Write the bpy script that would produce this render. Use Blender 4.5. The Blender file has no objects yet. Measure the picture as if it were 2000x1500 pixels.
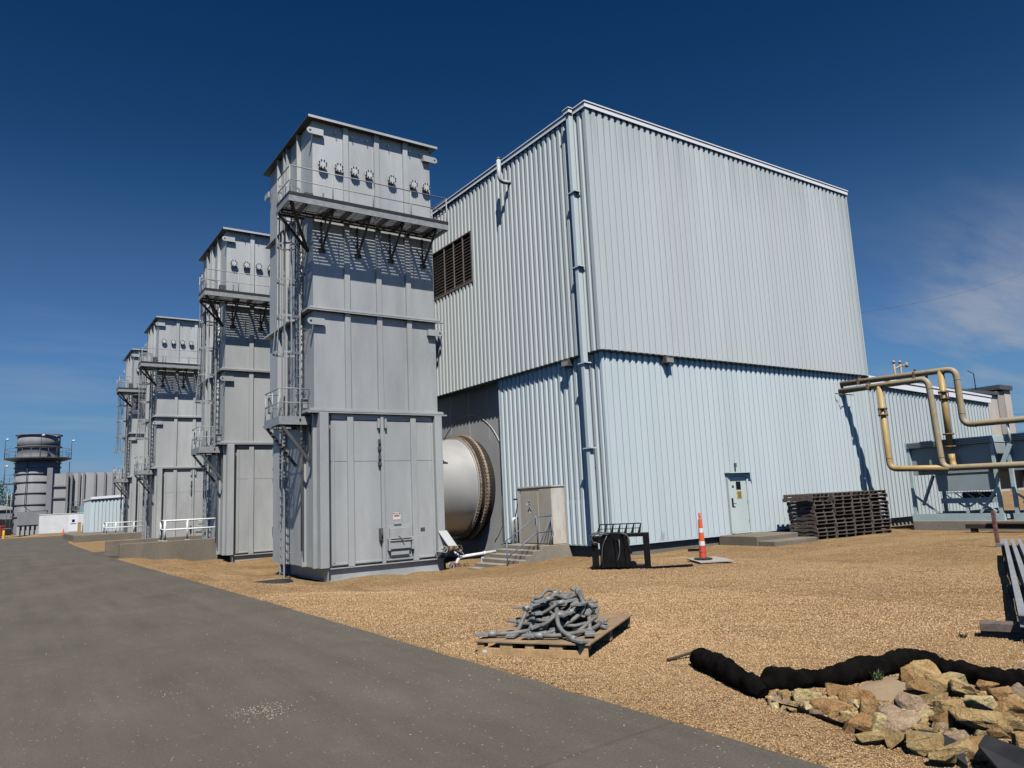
import bpy, bmesh, math, random
import numpy as np
from mathutils import Vector, Matrix, noise as mnoise
random.seed(7); RNG=np.random.default_rng(7)
S=bpy.context.scene; COL=S.collection
PI=math.pi
# ------------------------------------------------------------------ camera
CAMZ=1.75; FPX=1443.1389
def camrot(y,p,r):
    d=np.array([math.cos(p)*math.cos(y),math.cos(p)*math.sin(y),math.sin(p)])
    rt=np.array([math.sin(y),-math.cos(y),0.]); up=np.cross(rt,d); c,s=math.cos(r),math.sin(r)
    return np.array([c*rt+s*up,-s*rt+c*up,-d]).T
RC=camrot(math.radians(55.32309),math.radians(8.86020),math.radians(-2.667618))
cd=bpy.data.cameras.new('camera'); cam=bpy.data.objects.new('camera',cd); COL.objects.link(cam); S.camera=cam
cd.sensor_width=36; cd.lens=36*FPX/2000; cd.clip_end=3000; cd.clip_start=.05
m=Matrix.Identity(4)
for i in range(3):
    for j in range(3): m[i][j]=RC[i][j]
m[2][3]=CAMZ; cam.matrix_world=m
# ------------------------------------------------------------------ helpers
class MB:
    def __init__(s): s.v=[]; s.f=[]; s.sm=[]
    def add(s,vs,fs,sm=False):
        b=len(s.v); s.v+= [tuple(map(float,v)) for v in vs]
        for f in fs: s.f.append([b+i for i in f]); s.sm.append(sm)
        return s
    def box(s,x0,x1,y0,y1,z0,z1):
        if x0>x1:x0,x1=x1,x0
        if y0>y1:y0,y1=y1,y0
        if z0>z1:z0,z1=z1,z0
        return s.add([(x0,y0,z0),(x1,y0,z0),(x1,y1,z0),(x0,y1,z0),(x0,y0,z1),(x1,y0,z1),(x1,y1,z1),(x0,y1,z1)],
              [(0,3,2,1),(4,5,6,7),(0,1,5,4),(1,2,6,5),(2,3,7,6),(3,0,4,7)])
    def frame(s,p0,p1,up=(0,0,1)):
        p0=Vector(p0);p1=Vector(p1);d=(p1-p0).normalized();u=Vector(up)
        if abs(d.dot(u))>.98:u=Vector((0,1,0))
        sd=d.cross(u).normalized();u=sd.cross(d);return p0,p1,d,sd,u
    def beam(s,p0,p1,w,h,up=(0,0,1)):
        p0,p1,d,sd,u=s.frame(p0,p1,up)
        q=[sd*a*w/2+u*b*h/2 for a,b in((-1,-1),(1,-1),(1,1),(-1,1))]
        return s.add([p0+x for x in q]+[p1+x for x in q],[(0,1,2,3),(7,6,5,4),(0,4,5,1),(1,5,6,2),(2,6,7,3),(3,7,4,0)])
    def chan(s,p0,p1,w,h,t=.012,up=(0,0,1),open_=1):   # C channel
        p0,p1,d,sd,u=s.frame(p0,p1,up)
        P=lambda a,b:sd*a+u*b
        poly=[P(-w/2,-h/2),P(w/2,-h/2),P(w/2,-h/2+t),P(-w/2+t,-h/2+t),P(-w/2+t,h/2-t),P(w/2,h/2-t),P(w/2,h/2),P(-w/2,h/2)]
        if open_<0: poly=[sd*(-x.dot(sd))+u*x.dot(u) for x in poly][::-1]
        n=8
        s.add([p0+x for x in poly]+[p1+x for x in poly],[(i,(i+1)%n,n+(i+1)%n,n+i) for i in range(n)]+[(0,1,2,3),(0,3,4,7),(4,5,6,7),(11,10,9,8),(15,12,11,8),(15,14,13,12)])
        return s
    def tube(s,pts,r,n=8,caps=True,closed=False):
        pts=[Vector(p) for p in pts];k=len(pts)
        R=r if hasattr(r,'__len__') else [r]*k
        T=[]
        for i in range(k):
            a=pts[i-1] if (i>0 or closed) else pts[i]; b=pts[(i+1)%k] if (i<k-1 or closed) else pts[i]
            t=b-a; T.append(t.normalized() if t.length>1e-9 else Vector((0,0,1)))
        u=T[0].orthogonal().normalized(); vs=[]
        for i in range(k):
            u=(u-T[i]*u.dot(T[i]))
            u=u.normalized() if u.length>1e-6 else T[i].orthogonal().normalized()
            w=T[i].cross(u)
            for j in range(n):
                a=2*PI*j/n; vs.append(pts[i]+(u*math.cos(a)+w*math.sin(a))*R[i])
        fs=[]
        for i in range(k if closed else k-1):
            i2=(i+1)%k
            for j in range(n): fs.append((i*n+j,i*n+(j+1)%n,i2*n+(j+1)%n,i2*n+j))
        s.add(vs,fs,True)
        if caps and not closed:
            b=len(s.v)-len(vs)
            s.f.append([b+j for j in range(n)][::-1]); s.sm.append(False)
            s.f.append([b+(k-1)*n+j for j in range(n)]); s.sm.append(False)
        return s
    def cyl(s,p0,p1,r,n=12,r1=None): return s.tube([p0,p1],[r,r if r1 is None else r1],n)
    def lathe(s,prof,c,axis='z',n=48,sm=True,a0=0,a1=2*PI):
        full=abs(a1-a0-2*PI)<1e-6; m_=n if full else n+1; vs=[]
        for (r,h) in prof:
            for j in range(m_):
                a=a0+(a1-a0)*j/n; p,q=r*math.cos(a),r*math.sin(a)
                vs.append((c[0]+p,c[1]+q,c[2]+h) if axis=='z' else (c[0]+h,c[1]+p,c[2]+q))
        fs=[]
        for i in range(len(prof)-1):
            for j in range(n): fs.append((i*m_+j,i*m_+(j+1)%m_,(i+1)*m_+(j+1)%m_,(i+1)*m_+j))
        return s.add(vs,fs,sm)
    def prism(s,poly,f,d0,d1):
        n=len(poly)
        return s.add([f(a,b,d0) for a,b in poly]+[f(a,b,d1) for a,b in poly],
            [tuple(range(n))[::-1],tuple(range(n,2*n))]+[(i,(i+1)%n,n+(i+1)%n,n+i) for i in range(n)])
    def build(s,name,mat,parent=None,bevel=0,local=False):
        me=bpy.data.meshes.new(name); off=Vector((0,0,0)); p=parent
        if not local:
            while p is not None: off+=p.location; p=p.parent
        vs=[(a-off.x,b-off.y,c-off.z) for a,b,c in s.v]
        me.from_pydata(vs,[],s.f); me.polygons.foreach_set('use_smooth',s.sm); me.update()
        bm=bmesh.new();bm.from_mesh(me);bmesh.ops.recalc_face_normals(bm,faces=bm.faces);bm.to_mesh(me);bm.free()
        if mat: me.materials.append(mat)
        o=bpy.data.objects.new(name,me); COL.objects.link(o); o.parent=parent
        if bevel:
            b=o.modifiers.new('bevel','BEVEL');b.width=bevel;b.segments=2;b.limit_method='ANGLE';b.angle_limit=.6
        return o
def fillet(pts,r,n=6):
    pts=[Vector(p) for p in pts];out=[pts[0]]
    for i in range(1,len(pts)-1):
        a,b,c=pts[i-1],pts[i],pts[i+1];d1=(a-b).normalized();d2=(c-b).normalized()
        k=min(r,(a-b).length*.49,(c-b).length*.49); p=b+d1*k;q=b+d2*k
        for j in range(n+1):
            t=j/n; out.append(p*(1-t)**2+b*2*t*(1-t)+q*t*t)
    out.append(pts[-1]);return out
def tag(o,label,cat,group=None):
    o['label']=label;o['category']=cat
    if group:o['group']=group
    return o
def thing(name,label,cat,loc=(0,0,0),group=None,rz=0):
    o=bpy.data.objects.new(name,None);COL.objects.link(o);o.location=loc;o.rotation_euler=(0,0,rz);o.empty_display_size=.2
    return tag(o,label,cat,group)
def struct(o,kind='structure'): o['kind']=kind;return o
def copy_tree(o,parent=None):
    c=o.copy();COL.objects.link(c);c.parent=parent
    for ch in list(o.children): copy_tree(ch,c)
    return c
# ------------------------------------------------------------------ ground height
GP=np.array([(4.4,y,0) for y in (0,3,6,10,15,20,25,30,36,42,50,60,70,80,95)]+[(6,5,0),(5.5,7,0),(7,9,-.02),(8,4,0),(12,6,-.02),(10,12,-.08),(15,15,-.1),
 (13,15,-.12),(16,17.9,-.14),(17.6,18,-.27),(19.5,18,-.24),(21.2,17.6,-.2),(23.7,16.4,-.2),(24.4,16.3,-.2),(28.5,16,-.2),(30.2,15.8,-.2),(21,9,-.1),(28,8,-.12),(16.2,20.3,-.28),
 (14.1,20.3,-.32),(13.5,20.5,-.42),(16.2,24.8,-.52),(16,27,-.6),(12,23.3,-.52),(13.5,23.5,-.5),(9,24.4,-.74),(10.5,24.4,-.7),(8,25.4,-.7),(9.3,24.2,-.82),(10.5,24.3,-.84),(12,24.3,-.86),(13.5,24.2,-.84),(14.5,24.4,-.75),(9,23.4,-.62),(11,23.2,-.6),(13,23,-.6),(9,26,-.9),(11,27,-.9),(14,27,-.8),(12,26,-.9),(7.5,24.5,-.58),(6.5,22,-.2),(9,20,-.22),(6.3,27,-.4),
 (7,31,-.5),(8.5,36,-.76),(9,30,-.75),(12,30,-.7),(7,37.5,-.5),(5.8,34,-.15),(5,38.6,-.1),(6.6,39,-.3),(8.2,39,-.5),(10,41,-.4),(5,46,-.02),(7,46,0),(7,52,0),(7,60,0),(7,67,0),(12,60,-.1),
 (12,75,0),(7,80,0),(5,110,.15),(3,120,.3),(10,112,.15),(9,100,.05),(45,5,-.2),(60,10,-.2),(40,0,-.1),(90,40,0),(60,60,0)],float)
def gz(x,y):
    x=np.asarray(x,float);y=np.asarray(y,float);sh=x.shape
    d2=(x.ravel()[:,None]-GP[:,0])**2+(y.ravel()[:,None]-GP[:,1])**2+.15
    w=d2**-1.6; z=(w*GP[:,2]).sum(1)/w.sum(1)
    return z.reshape(sh)
def g(x,y): return float(gz(np.array([x]),np.array([y]))[0])
def pray(u,v):
    d=RC@np.array([u-1000.,750.-v,-FPX]); return d
def onX(u,v,X): d=pray(u,v);d=d*X/d[0];return (d[0],d[1],d[2]+CAMZ)
def onY(u,v,Y): d=pray(u,v);d=d*Y/d[1];return (d[0],d[1],d[2]+CAMZ)
def onG(u,v,h=0.):                      # photograph pixel -> point on the terrain
    d=pray(u,v); d=d/np.hypot(d[0],d[1]); z=0.
    for _ in range(12):
        t=(z+h-CAMZ)/d[2]; z=g(d[0]*t,d[1]*t)
    return (d[0]*t,d[1]*t,z)
# ------------------------------------------------------------------ materials
def nodes(name):
    mt=bpy.data.materials.new(name);mt.use_nodes=True;nt=mt.node_tree
    return mt,nt,nt.nodes['Principled BSDF']
def N(nt,t,**k):
    n=nt.nodes.new(t)
    for a,b in k.items():
        if a in n.inputs.keys(): n.inputs[a].default_value=b
        else: setattr(n,a,b)
    return n
def L(nt,a,b): nt.links.new(a,b)
def pos(nt,scale=(1,1,1)):
    gn=N(nt,'ShaderNodeNewGeometry'); mp=N(nt,'ShaderNodeMapping'); mp.inputs['Scale'].default_value=scale
    L(nt,gn.outputs['Position'],mp.inputs['Vector']); return mp.outputs['Vector']
def noise(nt,vec,scale,detail=4,rough=.55,out='Fac'):
    n=N(nt,'ShaderNodeTexNoise'); n.inputs['Scale'].default_value=scale;n.inputs['Detail'].default_value=detail;n.inputs['Roughness'].default_value=rough
    L(nt,vec,n.inputs['Vector']);return n.outputs[out]
def ramp(nt,fac,stops,interp='LINEAR'):
    r=N(nt,'ShaderNodeValToRGB'); e=r.color_ramp.elements; r.color_ramp.interpolation=interp
    while len(e)<len(stops): e.new(.5)
    for i,(p,c) in enumerate(stops):
        e[i].position=p; e[i].color=(c,c,c,1) if not hasattr(c,'__len__') else (*c,1)
    L(nt,fac,r.inputs['Fac']);return r.outputs['Color']
def mix(nt,fac,a,b,mode='MIX'):
    n=N(nt,'ShaderNodeMix',data_type='RGBA',blend_type=mode)
    for s_,i in((fac,0),(a,6),(b,7)):
        if hasattr(s_,'node'): L(nt,s_,n.inputs[i])
        else: n.inputs[i].default_value=s_ if i==0 else (*s_,1)
    return n.outputs[2]
def bump(nt,b,h,strength,dist=.01,prev=None):
    n=N(nt,'ShaderNodeBump');n.inputs['Strength'].default_value=strength;n.inputs['Distance'].default_value=dist
    L(nt,h,n.inputs['Height'])
    if prev is not None:L(nt,prev,n.inputs['Normal'])
    L(nt,n.outputs[0],b.inputs['Normal']);return n.outputs[0]
def paint(name,col,rough=.5,metal=0,var=.12,scale=.8,streak=1.,fine=.05,bmp=0,bscale=30,dirt=None,dirt_amt=(.55,.75),spec=.5):
    mt,nt,b=nodes(name); v=pos(nt); vs=pos(nt,(1,1,streak)) if streak!=1 else v
    a=noise(nt,vs,scale,5); lo=tuple(c*(1-var) for c in col);hi=tuple(min(1,c*(1+var)) for c in col)
    c=ramp(nt,a,[(.3,lo),(.7,hi)])
    f=noise(nt,v,scale*18,3); c=mix(nt,1.,c,ramp(nt,f,[(.3,1-fine*2),(.7,1.)]),'MULTIPLY')
    if dirt is not None:
        d=noise(nt,vs,scale*1.7,6,.7); c=mix(nt,ramp(nt,d,[(dirt_amt[0],0.),(dirt_amt[1],1.)]),c,dirt)
    L(nt,c,b.inputs['Base Color']); b.inputs['Metallic'].default_value=metal; b.inputs['Specular IOR Level'].default_value=spec
    rr=ramp(nt,a,[(.3,max(0,rough-.08)),(.7,min(1,rough+.08))]); L(nt,rr,b.inputs['Roughness'])
    if bmp: bump(nt,b,noise(nt,v,bscale,4),bmp,.01)
    return mt
MAT={}
def sidingmat(name,col,dirt,ztop,zbot):
    mt,nt,b=nodes(name); v=pos(nt); vs=pos(nt,(1,1,.10))
    sx=N(nt,'ShaderNodeSeparateXYZ'); L(nt,v,sx.inputs[0])
    def mth(op,a,k=None):
        n=N(nt,'ShaderNodeMath',operation=op); L(nt,a,n.inputs[0])
        if hasattr(k,'node'): L(nt,k,n.inputs[1])
        elif k is not None: n.inputs[1].default_value=k
        return n.outputs[0]
    pid=mth('FLOOR',mth('DIVIDE',mth('ADD',sx.outputs[0],sx.outputs[1]),.879))
    wn=N(nt,'ShaderNodeTexWhiteNoise',noise_dimensions='1D'); L(nt,pid,wn.inputs['W'])
    n1=noise(nt,vs,.55,5)
    c=ramp(nt,n1,[(.3,tuple(k*.93 for k in col)),(.7,tuple(min(1,k*1.05) for k in col))])
    c=mix(nt,1.,c,ramp(nt,wn.outputs['Value'],[(0,(.93,.945,.94)),(.5,(1,1,1)),(1,(1.0,.985,1.0))]),'MULTIPLY')
    st=noise(nt,pos(nt,(1,1,.06)),3.2,4,.6)
    top=ramp(nt,mth('MULTIPLY',mth('SUBTRACT',sx.outputs[2],ztop-2.6),1/2.6),[(0,0.),(1,1.)])
    k=mix(nt,1.,ramp(nt,st,[(.40,0.),(.62,1.)]),top,'MULTIPLY'); c=mix(nt,mix(nt,1.,k,(.42,.42,.42),'MULTIPLY'),c,dirt)
    k2=ramp(nt,noise(nt,vs,1.1,6,.7),[(.58,0.),(.85,.5)]); c=mix(nt,k2,c,dirt)
    low=ramp(nt,mth('MULTIPLY',mth('SUBTRACT',sx.outputs[2],zbot),1/.8),[(0,1.),(1,0.)])
    sc=ramp(nt,noise(nt,pos(nt,(1,1,.35)),4.5,5,.7),[(.60,0.),(.68,1.)]); c=mix(nt,mix(nt,1.,mix(nt,1.,sc,low,'MULTIPLY'),(.6,.6,.6),'MULTIPLY'),c,(.20,.19,.165))
    L(nt,c,b.inputs['Base Color']); b.inputs['Roughness'].default_value=.42; b.inputs['Specular IOR Level'].default_value=.35
    bump(nt,b,noise(nt,pos(nt,(1,1,.3)),1.4,3),.15,.03)
    return mt
MAT['siding_upper']=sidingmat('pale_siding_paint',(.585,.635,.64),(.30,.335,.33),15.1,-9)
MAT['siding_lower']=sidingmat('pale_teal_siding_paint',(.62,.705,.73),(.40,.46,.465),30,.1)
MAT['fascia']=paint('white_trim_paint',(.86,.87,.88),.4,0,.03,.6,1,.015,dirt=(.66,.66,.64),dirt_amt=(.66,.9))
MAT['seam_shade']=paint('dark_seam_shade_grey',(.29,.32,.325),.7,0,.25,1.5,.3,.1)  # grey for panel joints and for the wing's painted rib shade
MAT['tower']=paint('aluminium_grey_paint',(.53,.548,.545),.56,.40,.10,.5,.22,.012,dirt=(.37,.385,.38),dirt_amt=(.46,.85),spec=.3)
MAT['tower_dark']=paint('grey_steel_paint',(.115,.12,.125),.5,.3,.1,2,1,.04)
MAT['galv']=paint('galvanised_steel',(.36,.375,.38),.5,.25,.12,6,1,.05)
MAT['grating']=paint('grey_grating_steel',(.22,.225,.23),.55,.4,.1,6,1,.05)
MAT['duct']=paint('stainless_duct_metal',(.58,.575,.56),.45,.4,.06,.7,1,.03)
MAT['old_concrete']=paint('old_brown_concrete',(.215,.185,.14),.9,0,.18,.9,.4,.12,.35,60,dirt=(.13,.11,.085),dirt_amt=(.55,.85))
MAT['near_black']=paint('near_black_steel',(.035,.036,.04),.5,.2,.1,6)
MAT['ringtan']=paint('tan_weathered_flange',(.40,.31,.22),.7,.2,.25,4,1,.15,.4,50,dirt=(.05,.04,.03),dirt_amt=(.55,.68))
MAT['rust']=paint('rusty_bolted_steel',(.30,.20,.13),.75,.2,.35,5,1,.15,.5,60,dirt=(.06,.045,.035),dirt_amt=(.45,.6))
MAT['soot']=paint('sooty_black_fabric',(.03,.027,.024),.9,0,.5,12,1,.2,.5,40)
MAT['concrete']=paint('weathered_concrete',(.33,.29,.225),.9,0,.16,.9,.5,.10,.35,60,dirt=(.19,.165,.13),dirt_amt=(.55,.85))
MAT['recess']=paint('dark_grey_wall_steel',(.43,.435,.435),.6,.1,.12,.6,.5,.02,dirt=(.50,.50,.49),dirt_amt=(.62,.8))
MAT['black']=paint('black_rubber',(.02,.02,.02),.65,0,.3,4,1,.1)
MAT['blackpaint']=paint('black_machine_paint',(.006,.006,.0065),.45,0,.3,4,1,.1,spec=.25)
MAT['dark']=paint('dark_opening',(.01,.01,.011),.8,0,.2,3)
MAT['louvre']=paint('brown_grey_louvre_metal',(.22,.19,.17),.6,.1,.15,4,1,.1)
MAT['white']=paint('white_paint',(.78,.78,.76),.45,0,.06,1.2,1,.04)
MAT['orange']=paint('orange_plastic',(.80,.13,.025),.5,0,.08,8,1,.04)
MAT['redplastic']=paint('faded_red_plastic',(.62,.09,.06),.5,0,.08,8,1,.04)
MAT['reflective']=paint('white_reflective_band',(.75,.74,.72),.4,0,.05,8,1,.03)
MAT['yellow_pipe']=paint('worn_yellow_pipe_paint',(.43,.33,.185),.55,0,.16,3,1,.12,dirt=(.33,.30,.24),dirt_amt=(.46,.62))
MAT['yellow_bright']=paint('ochre_pipe_paint',(.47,.325,.125),.5,0,.12,2,1,.08,dirt=(.40,.30,.16),dirt_amt=(.5,.75))
MAT['teal']=paint('pale_teal_steel_paint',(.54,.665,.675),.5,.1,.1,1.5,1,.05,dirt=(.25,.33,.34),dirt_amt=(.55,.8))
MAT['bluegrey']=paint('blue_grey_box_paint',(.40,.47,.485),.5,.1,.08,.9,1,.04)
MAT['handrail']=paint('blue_grey_rail_paint',(.16,.19,.24),.5,.2,.12,8,1,.08)
MAT['vestibule']=paint('stained_cream_paint',(.70,.68,.62),.55,0,.08,1.3,.3,.06,dirt=(.45,.25,.10),dirt_amt=(.44,.74))
MAT['vest_door']=paint('weathered_beige_door_paint',(.50,.46,.38),.55,0,.12,1.4,.4,.06,dirt=(.40,.25,.12),dirt_amt=(.54,.8))
MAT['doorpaint']=paint('pale_green_door_paint',(.62,.70,.68),.4,0,.05,1.,.4,.03)
MAT['cable']=paint('grey_cable_sheath',(.185,.182,.165),.6,0,.18,14,1,.1)
MAT['lug']=paint('tinned_copper_lug',(.30,.30,.29),.6,.3,.2,20,1,.1)
MAT['rockbrown']=None
MAT['sock']=paint('black_mesh_fabric',(.008,.0072,.0065),.95,0,.6,9,1,.25,1.,120,spec=.05)
MAT['disc']=paint('light_grey_flange_paint',(.60,.61,.61),.5,.1,.08,6)
MAT['pvc']=paint('dark_grey_sheet',(.028,.028,.03),.6,0,.2,5,1,.1)
MAT['sand']=paint('silty_sand',(.36,.26,.16),.95,0,.15,3,1,.12,.5,90)
MAT['farwall']=paint('pale_precast_concrete',(.56,.51,.44),.85,0,.08,.5,1,.05)
MAT['farwall2']=paint('grey_precast_concrete',(.38,.35,.31),.85,0,.08,.5,1,.05)
MAT['farmetal']=paint('weathered_grey_steel',(.25,.255,.27),.85,.0,.15,.5,.3,.05,dirt=(.31,.31,.325),dirt_amt=(.5,.75))
MAT['farribbed']=paint('grey_ribbed_duct_steel',(.45,.45,.455),.6,.15,.1,.4,.3,.04)
MAT['red']=paint('red_vehicle_paint',(.30,.05,.04),.5,0,.1,2)
MAT['yellow']=paint('yellow_safety_paint',(.75,.55,.03),.5,0,.1,3)
MAT['glass']=paint('dark_window_glass',(.012,.014,.016),.1,0,.1,2)
MAT['sign']=paint('white_sign_face',(.76,.74,.70),.5,0,.03,6)
MAT['signyellow']=paint('yellow_sign_face',(.72,.58,.18),.5,0,.05,6)
MAT['signred']=paint('red_sign_print',(.50,.10,.08),.5,0,.1,8)
MAT['signblack']=paint('black_sign_print',(.03,.03,.03),.5,0,.1,8)
MAT['leaf']=paint('dark_leaf',(.03,.05,.018),.6,0,.4,3,1,.2)
MAT['weed']=paint('weed_leaf',(.08,.12,.04),.6,0,.4,9,1,.2)
MAT['bark']=paint('brown_bark',(.10,.07,.05),.9,0,.3,6)
MAT['lens']=paint('lamp_lens',(.35,.33,.30),.3,0,.1,6)
MAT['redpost']=paint('faded_red_post_paint',(.20,.075,.065),.6,0,.3,6,1,.1,dirt=(.25,.24,.2),dirt_amt=(.5,.7))
MAT['twig']=paint('dry_grey_twig',(.34,.28,.2),.8,0,.2,12)
def wood(name,a,b_,grain=(3,22,22)):
    mt,nt,b=nodes(name); tc=N(nt,'ShaderNodeTexCoord'); mp=N(nt,'ShaderNodeMapping');mp.inputs['Scale'].default_value=grain
    L(nt,tc.outputs['Object'],mp.inputs['Vector'])
    n1=noise(nt,mp.outputs['Vector'],1.2,6,.65); n2=noise(nt,pos(nt),5,4)
    c=ramp(nt,n1,[(.25,a),(.7,b_)]); c=mix(nt,1.,c,ramp(nt,n2,[(.25,.62),(.75,1.)]),'MULTIPLY')
    oi=N(nt,'ShaderNodeObjectInfo'); c=mix(nt,1.,c,ramp(nt,oi.outputs['Random'],[(0,.65),(1,1.)]),'MULTIPLY')
    L(nt,c,b.inputs['Base Color']);b.inputs['Roughness'].default_value=.85;bump(nt,b,n1,.4,.005);return mt
MAT['wood_old']=wood('weathered_pallet_wood',(.085,.066,.054),(.28,.22,.185))
MAT['wood_new']=wood('fresh_pallet_wood',(.50,.29,.125),(.74,.49,.25))
MAT['plywood']=wood('plywood_deck',(.40,.255,.135),(.60,.42,.25),(2,14,14))
MAT['timber']=wood('dark_timber',(.035,.025,.02),(.10,.07,.055))
def rockmat(name,cols):
    mt,nt,b=nodes(name); v=pos(nt); n1=noise(nt,v,7,6,.65);n2=noise(nt,v,45,5,.7)
    vo=N(nt,'ShaderNodeTexVoronoi',feature='F1'); vo.inputs['Scale'].default_value=16; L(nt,v,vo.inputs['Vector'])
    c=ramp(nt,n1,[(.28,cols[0]),(.5,cols[1]),(.72,cols[2])]); c=mix(nt,1.,c,ramp(nt,n2,[(.3,.62),(.65,1.)]),'MULTIPLY')
    oi=N(nt,'ShaderNodeObjectInfo'); c=mix(nt,1.,c,ramp(nt,oi.outputs['Random'],[(0,.70),(1,1.12)]),'MULTIPLY')
    L(nt,c,b.inputs['Base Color']);b.inputs['Roughness'].default_value=.9
    p=bump(nt,b,n2,1.,.02);bump(nt,b,noise(nt,v,14,6,.65),1.,.07,p);return mt
MAT['rock_tan']=rockmat('tan_sandstone',[(.38,.22,.085),(.68,.46,.19),(.78,.59,.30)])
MAT['rock_yellow']=rockmat('yellow_limestone',[(.68,.49,.18),(.88,.70,.34),(.92,.78,.46)])
MAT['rock_brown']=rockmat('brown_sandstone',[(.30,.15,.055),(.58,.335,.13),(.66,.43,.20)])
MAT['rock_grey']=rockmat('pinkish_grey_stone',[(.34,.22,.13),(.60,.42,.27),(.70,.53,.36)])
def gravelmat():
    mt,nt,b=nodes('tan_gravel'); v=pos(nt)
    dn=N(nt,'ShaderNodeTexNoise');dn.inputs['Scale'].default_value=30;L(nt,v,dn.inputs['Vector'])
    vv=mix(nt,.02,v,dn.outputs['Color'])
    vo=N(nt,'ShaderNodeTexVoronoi',feature='F1');vo.inputs['Scale'].default_value=58;L(nt,vv,vo.inputs['Vector'])
    sx=N(nt,'ShaderNodeSeparateColor');L(nt,vo.outputs['Color'],sx.inputs[0])
    c=ramp(nt,sx.outputs[0],[(0,(.18,.10,.042)),(.3,(.41,.247,.108)),(.65,(.53,.338,.155)),(1,(.66,.50,.29))])
    sh=ramp(nt,vo.outputs['Distance'],[(.35,1.),(.8,.55)]); 
    c=mix(nt,1.,c,sh,'MULTIPLY')
    big=noise(nt,v,.55,6,.62); c=mix(nt,1.,c,ramp(nt,big,[(.32,(.74,.70,.66)),(.5,(.96,.96,.96)),(.7,(1.,1.,1.))]),'MULTIPLY')
    trk=noise(nt,pos(nt,(.45,1.5,1)),1.1,6,.7); c=mix(nt,ramp(nt,trk,[(.54,0.),(.74,.55)]),c,(.15,.115,.085))
    pt=noise(nt,pos(nt,(.5,1.,1)),.42,5,.6); c=mix(nt,ramp(nt,pt,[(.50,0.),(.64,.55)]),c,(.49,.34,.165))
    md=noise(nt,v,21,6,.8); c=mix(nt,1.,c,ramp(nt,md,[(.36,.60),(.5,.98),(.64,1.2)]),'MULTIPLY'); md2=noise(nt,v,7,6,.75); c=mix(nt,1.,c,ramp(nt,md2,[(.34,.78),(.5,1.),(.66,1.1)]),'MULTIPLY')
    fine=noise(nt,v,2.6,5,.7); c=mix(nt,1.,c,ramp(nt,fine,[(.3,.80),(.7,1.)]),'MULTIPLY')
    L(nt,c,b.inputs['Base Color']);b.inputs['Roughness'].default_value=.95;b.inputs['Specular IOR Level'].default_value=.2
    h=ramp(nt,vo.outputs['Distance'],[(0,1.),(.8,0.)]); p=bump(nt,b,h,.8,.016); bump(nt,b,noise(nt,v,6,5,.6),.6,.06,p)
    return mt
MAT['gravel']=gravelmat()
def asphaltmat():
    mt,nt,b=nodes('worn_asphalt'); v=pos(nt)
    n1=noise(nt,v,.35,6,.6);n2=noise(nt,v,180,2,.5);n3=noise(nt,pos(nt,(1,.25,1)),1.6,6,.65)
    c=ramp(nt,n1,[(.3,(.112,.100,.082)),(.7,(.150,.134,.109))])
    c=mix(nt,1.,c,ramp(nt,n2,[(.3,.72),(.7,1.12)]),'MULTIPLY'); c=mix(nt,1.,c,ramp(nt,n3,[(.3,.84),(.65,1.05)]),'MULTIPLY')
    ag=noise(nt,v,48,4,.75); c=mix(nt,1.,c,ramp(nt,ag,[(.34,.78),(.5,1.),(.66,1.18)]),'MULTIPLY')
    tk=noise(nt,pos(nt,(2.6,.10,1)),.9,5,.65); c=mix(nt,1.,c,ramp(nt,tk,[(.32,.90),(.5,1.),(.7,1.05)]),'MULTIPLY')
    wp=mix(nt,.35,v,N(nt,'ShaderNodeTexNoise',Scale=.7).outputs['Color']); vc=N(nt,'ShaderNodeTexVoronoi',feature='DISTANCE_TO_EDGE'); vc.inputs['Scale'].default_value=.23; L(nt,wp,vc.inputs['Vector'])
    c=mix(nt,ramp(nt,vc.outputs['Distance'],[(.0012,.30),(.003,0.)]),c,(.045,.04,.035))
    du=noise(nt,v,1.3,7,.72); c=mix(nt,ramp(nt,du,[(.58,0.),(.85,.40)]),c,(.26,.225,.17))
    vo=N(nt,'ShaderNodeTexVoronoi',feature='F1');vo.inputs['Scale'].default_value=26;L(nt,v,vo.inputs['Vector'])
    sx=N(nt,'ShaderNodeSeparateColor');L(nt,vo.outputs['Color'],sx.inputs[0])
    spk=mix(nt,1.,ramp(nt,vo.outputs['Distance'],[(.10,1.),(.22,0.)]),ramp(nt,sx.outputs[1],[(.86,0.),(.93,1.)]),'MULTIPLY')
    c=mix(nt,spk,c,(.42,.37,.30))
    L(nt,c,b.inputs['Base Color']);b.inputs['Roughness'].default_value=.82;b.inputs['Specular IOR Level'].default_value=.2
    p=bump(nt,b,n2,.55,.004);bump(nt,b,noise(nt,v,2.2,5),.25,.03,p);return mt
MAT['asphalt']=asphaltmat()
def loosemat():
    mt,nt,b=nodes('grey_tan_stone');gn=N(nt,'ShaderNodeNewGeometry')
    L(nt,ramp(nt,gn.outputs['Random Per Island'],[(0,(.22,.18,.13)),(.6,(.38,.33,.26)),(1,(.52,.47,.39))]),b.inputs['Base Color']);b.inputs['Roughness'].default_value=.9;return mt
MAT['loose']=loosemat()
def pebblemat():
    mt,nt,b=nodes('pebble_stone');gn=N(nt,'ShaderNodeNewGeometry')
    c=ramp(nt,gn.outputs['Random Per Island'],[(0,(.19,.10,.045)),(.3,(.42,.245,.115)),(.65,(.54,.34,.168)),(1,(.67,.50,.31))])
    L(nt,c,b.inputs['Base Color']);b.inputs['Roughness'].default_value=.9;return mt
MAT['pebble']=pebblemat()
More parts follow.
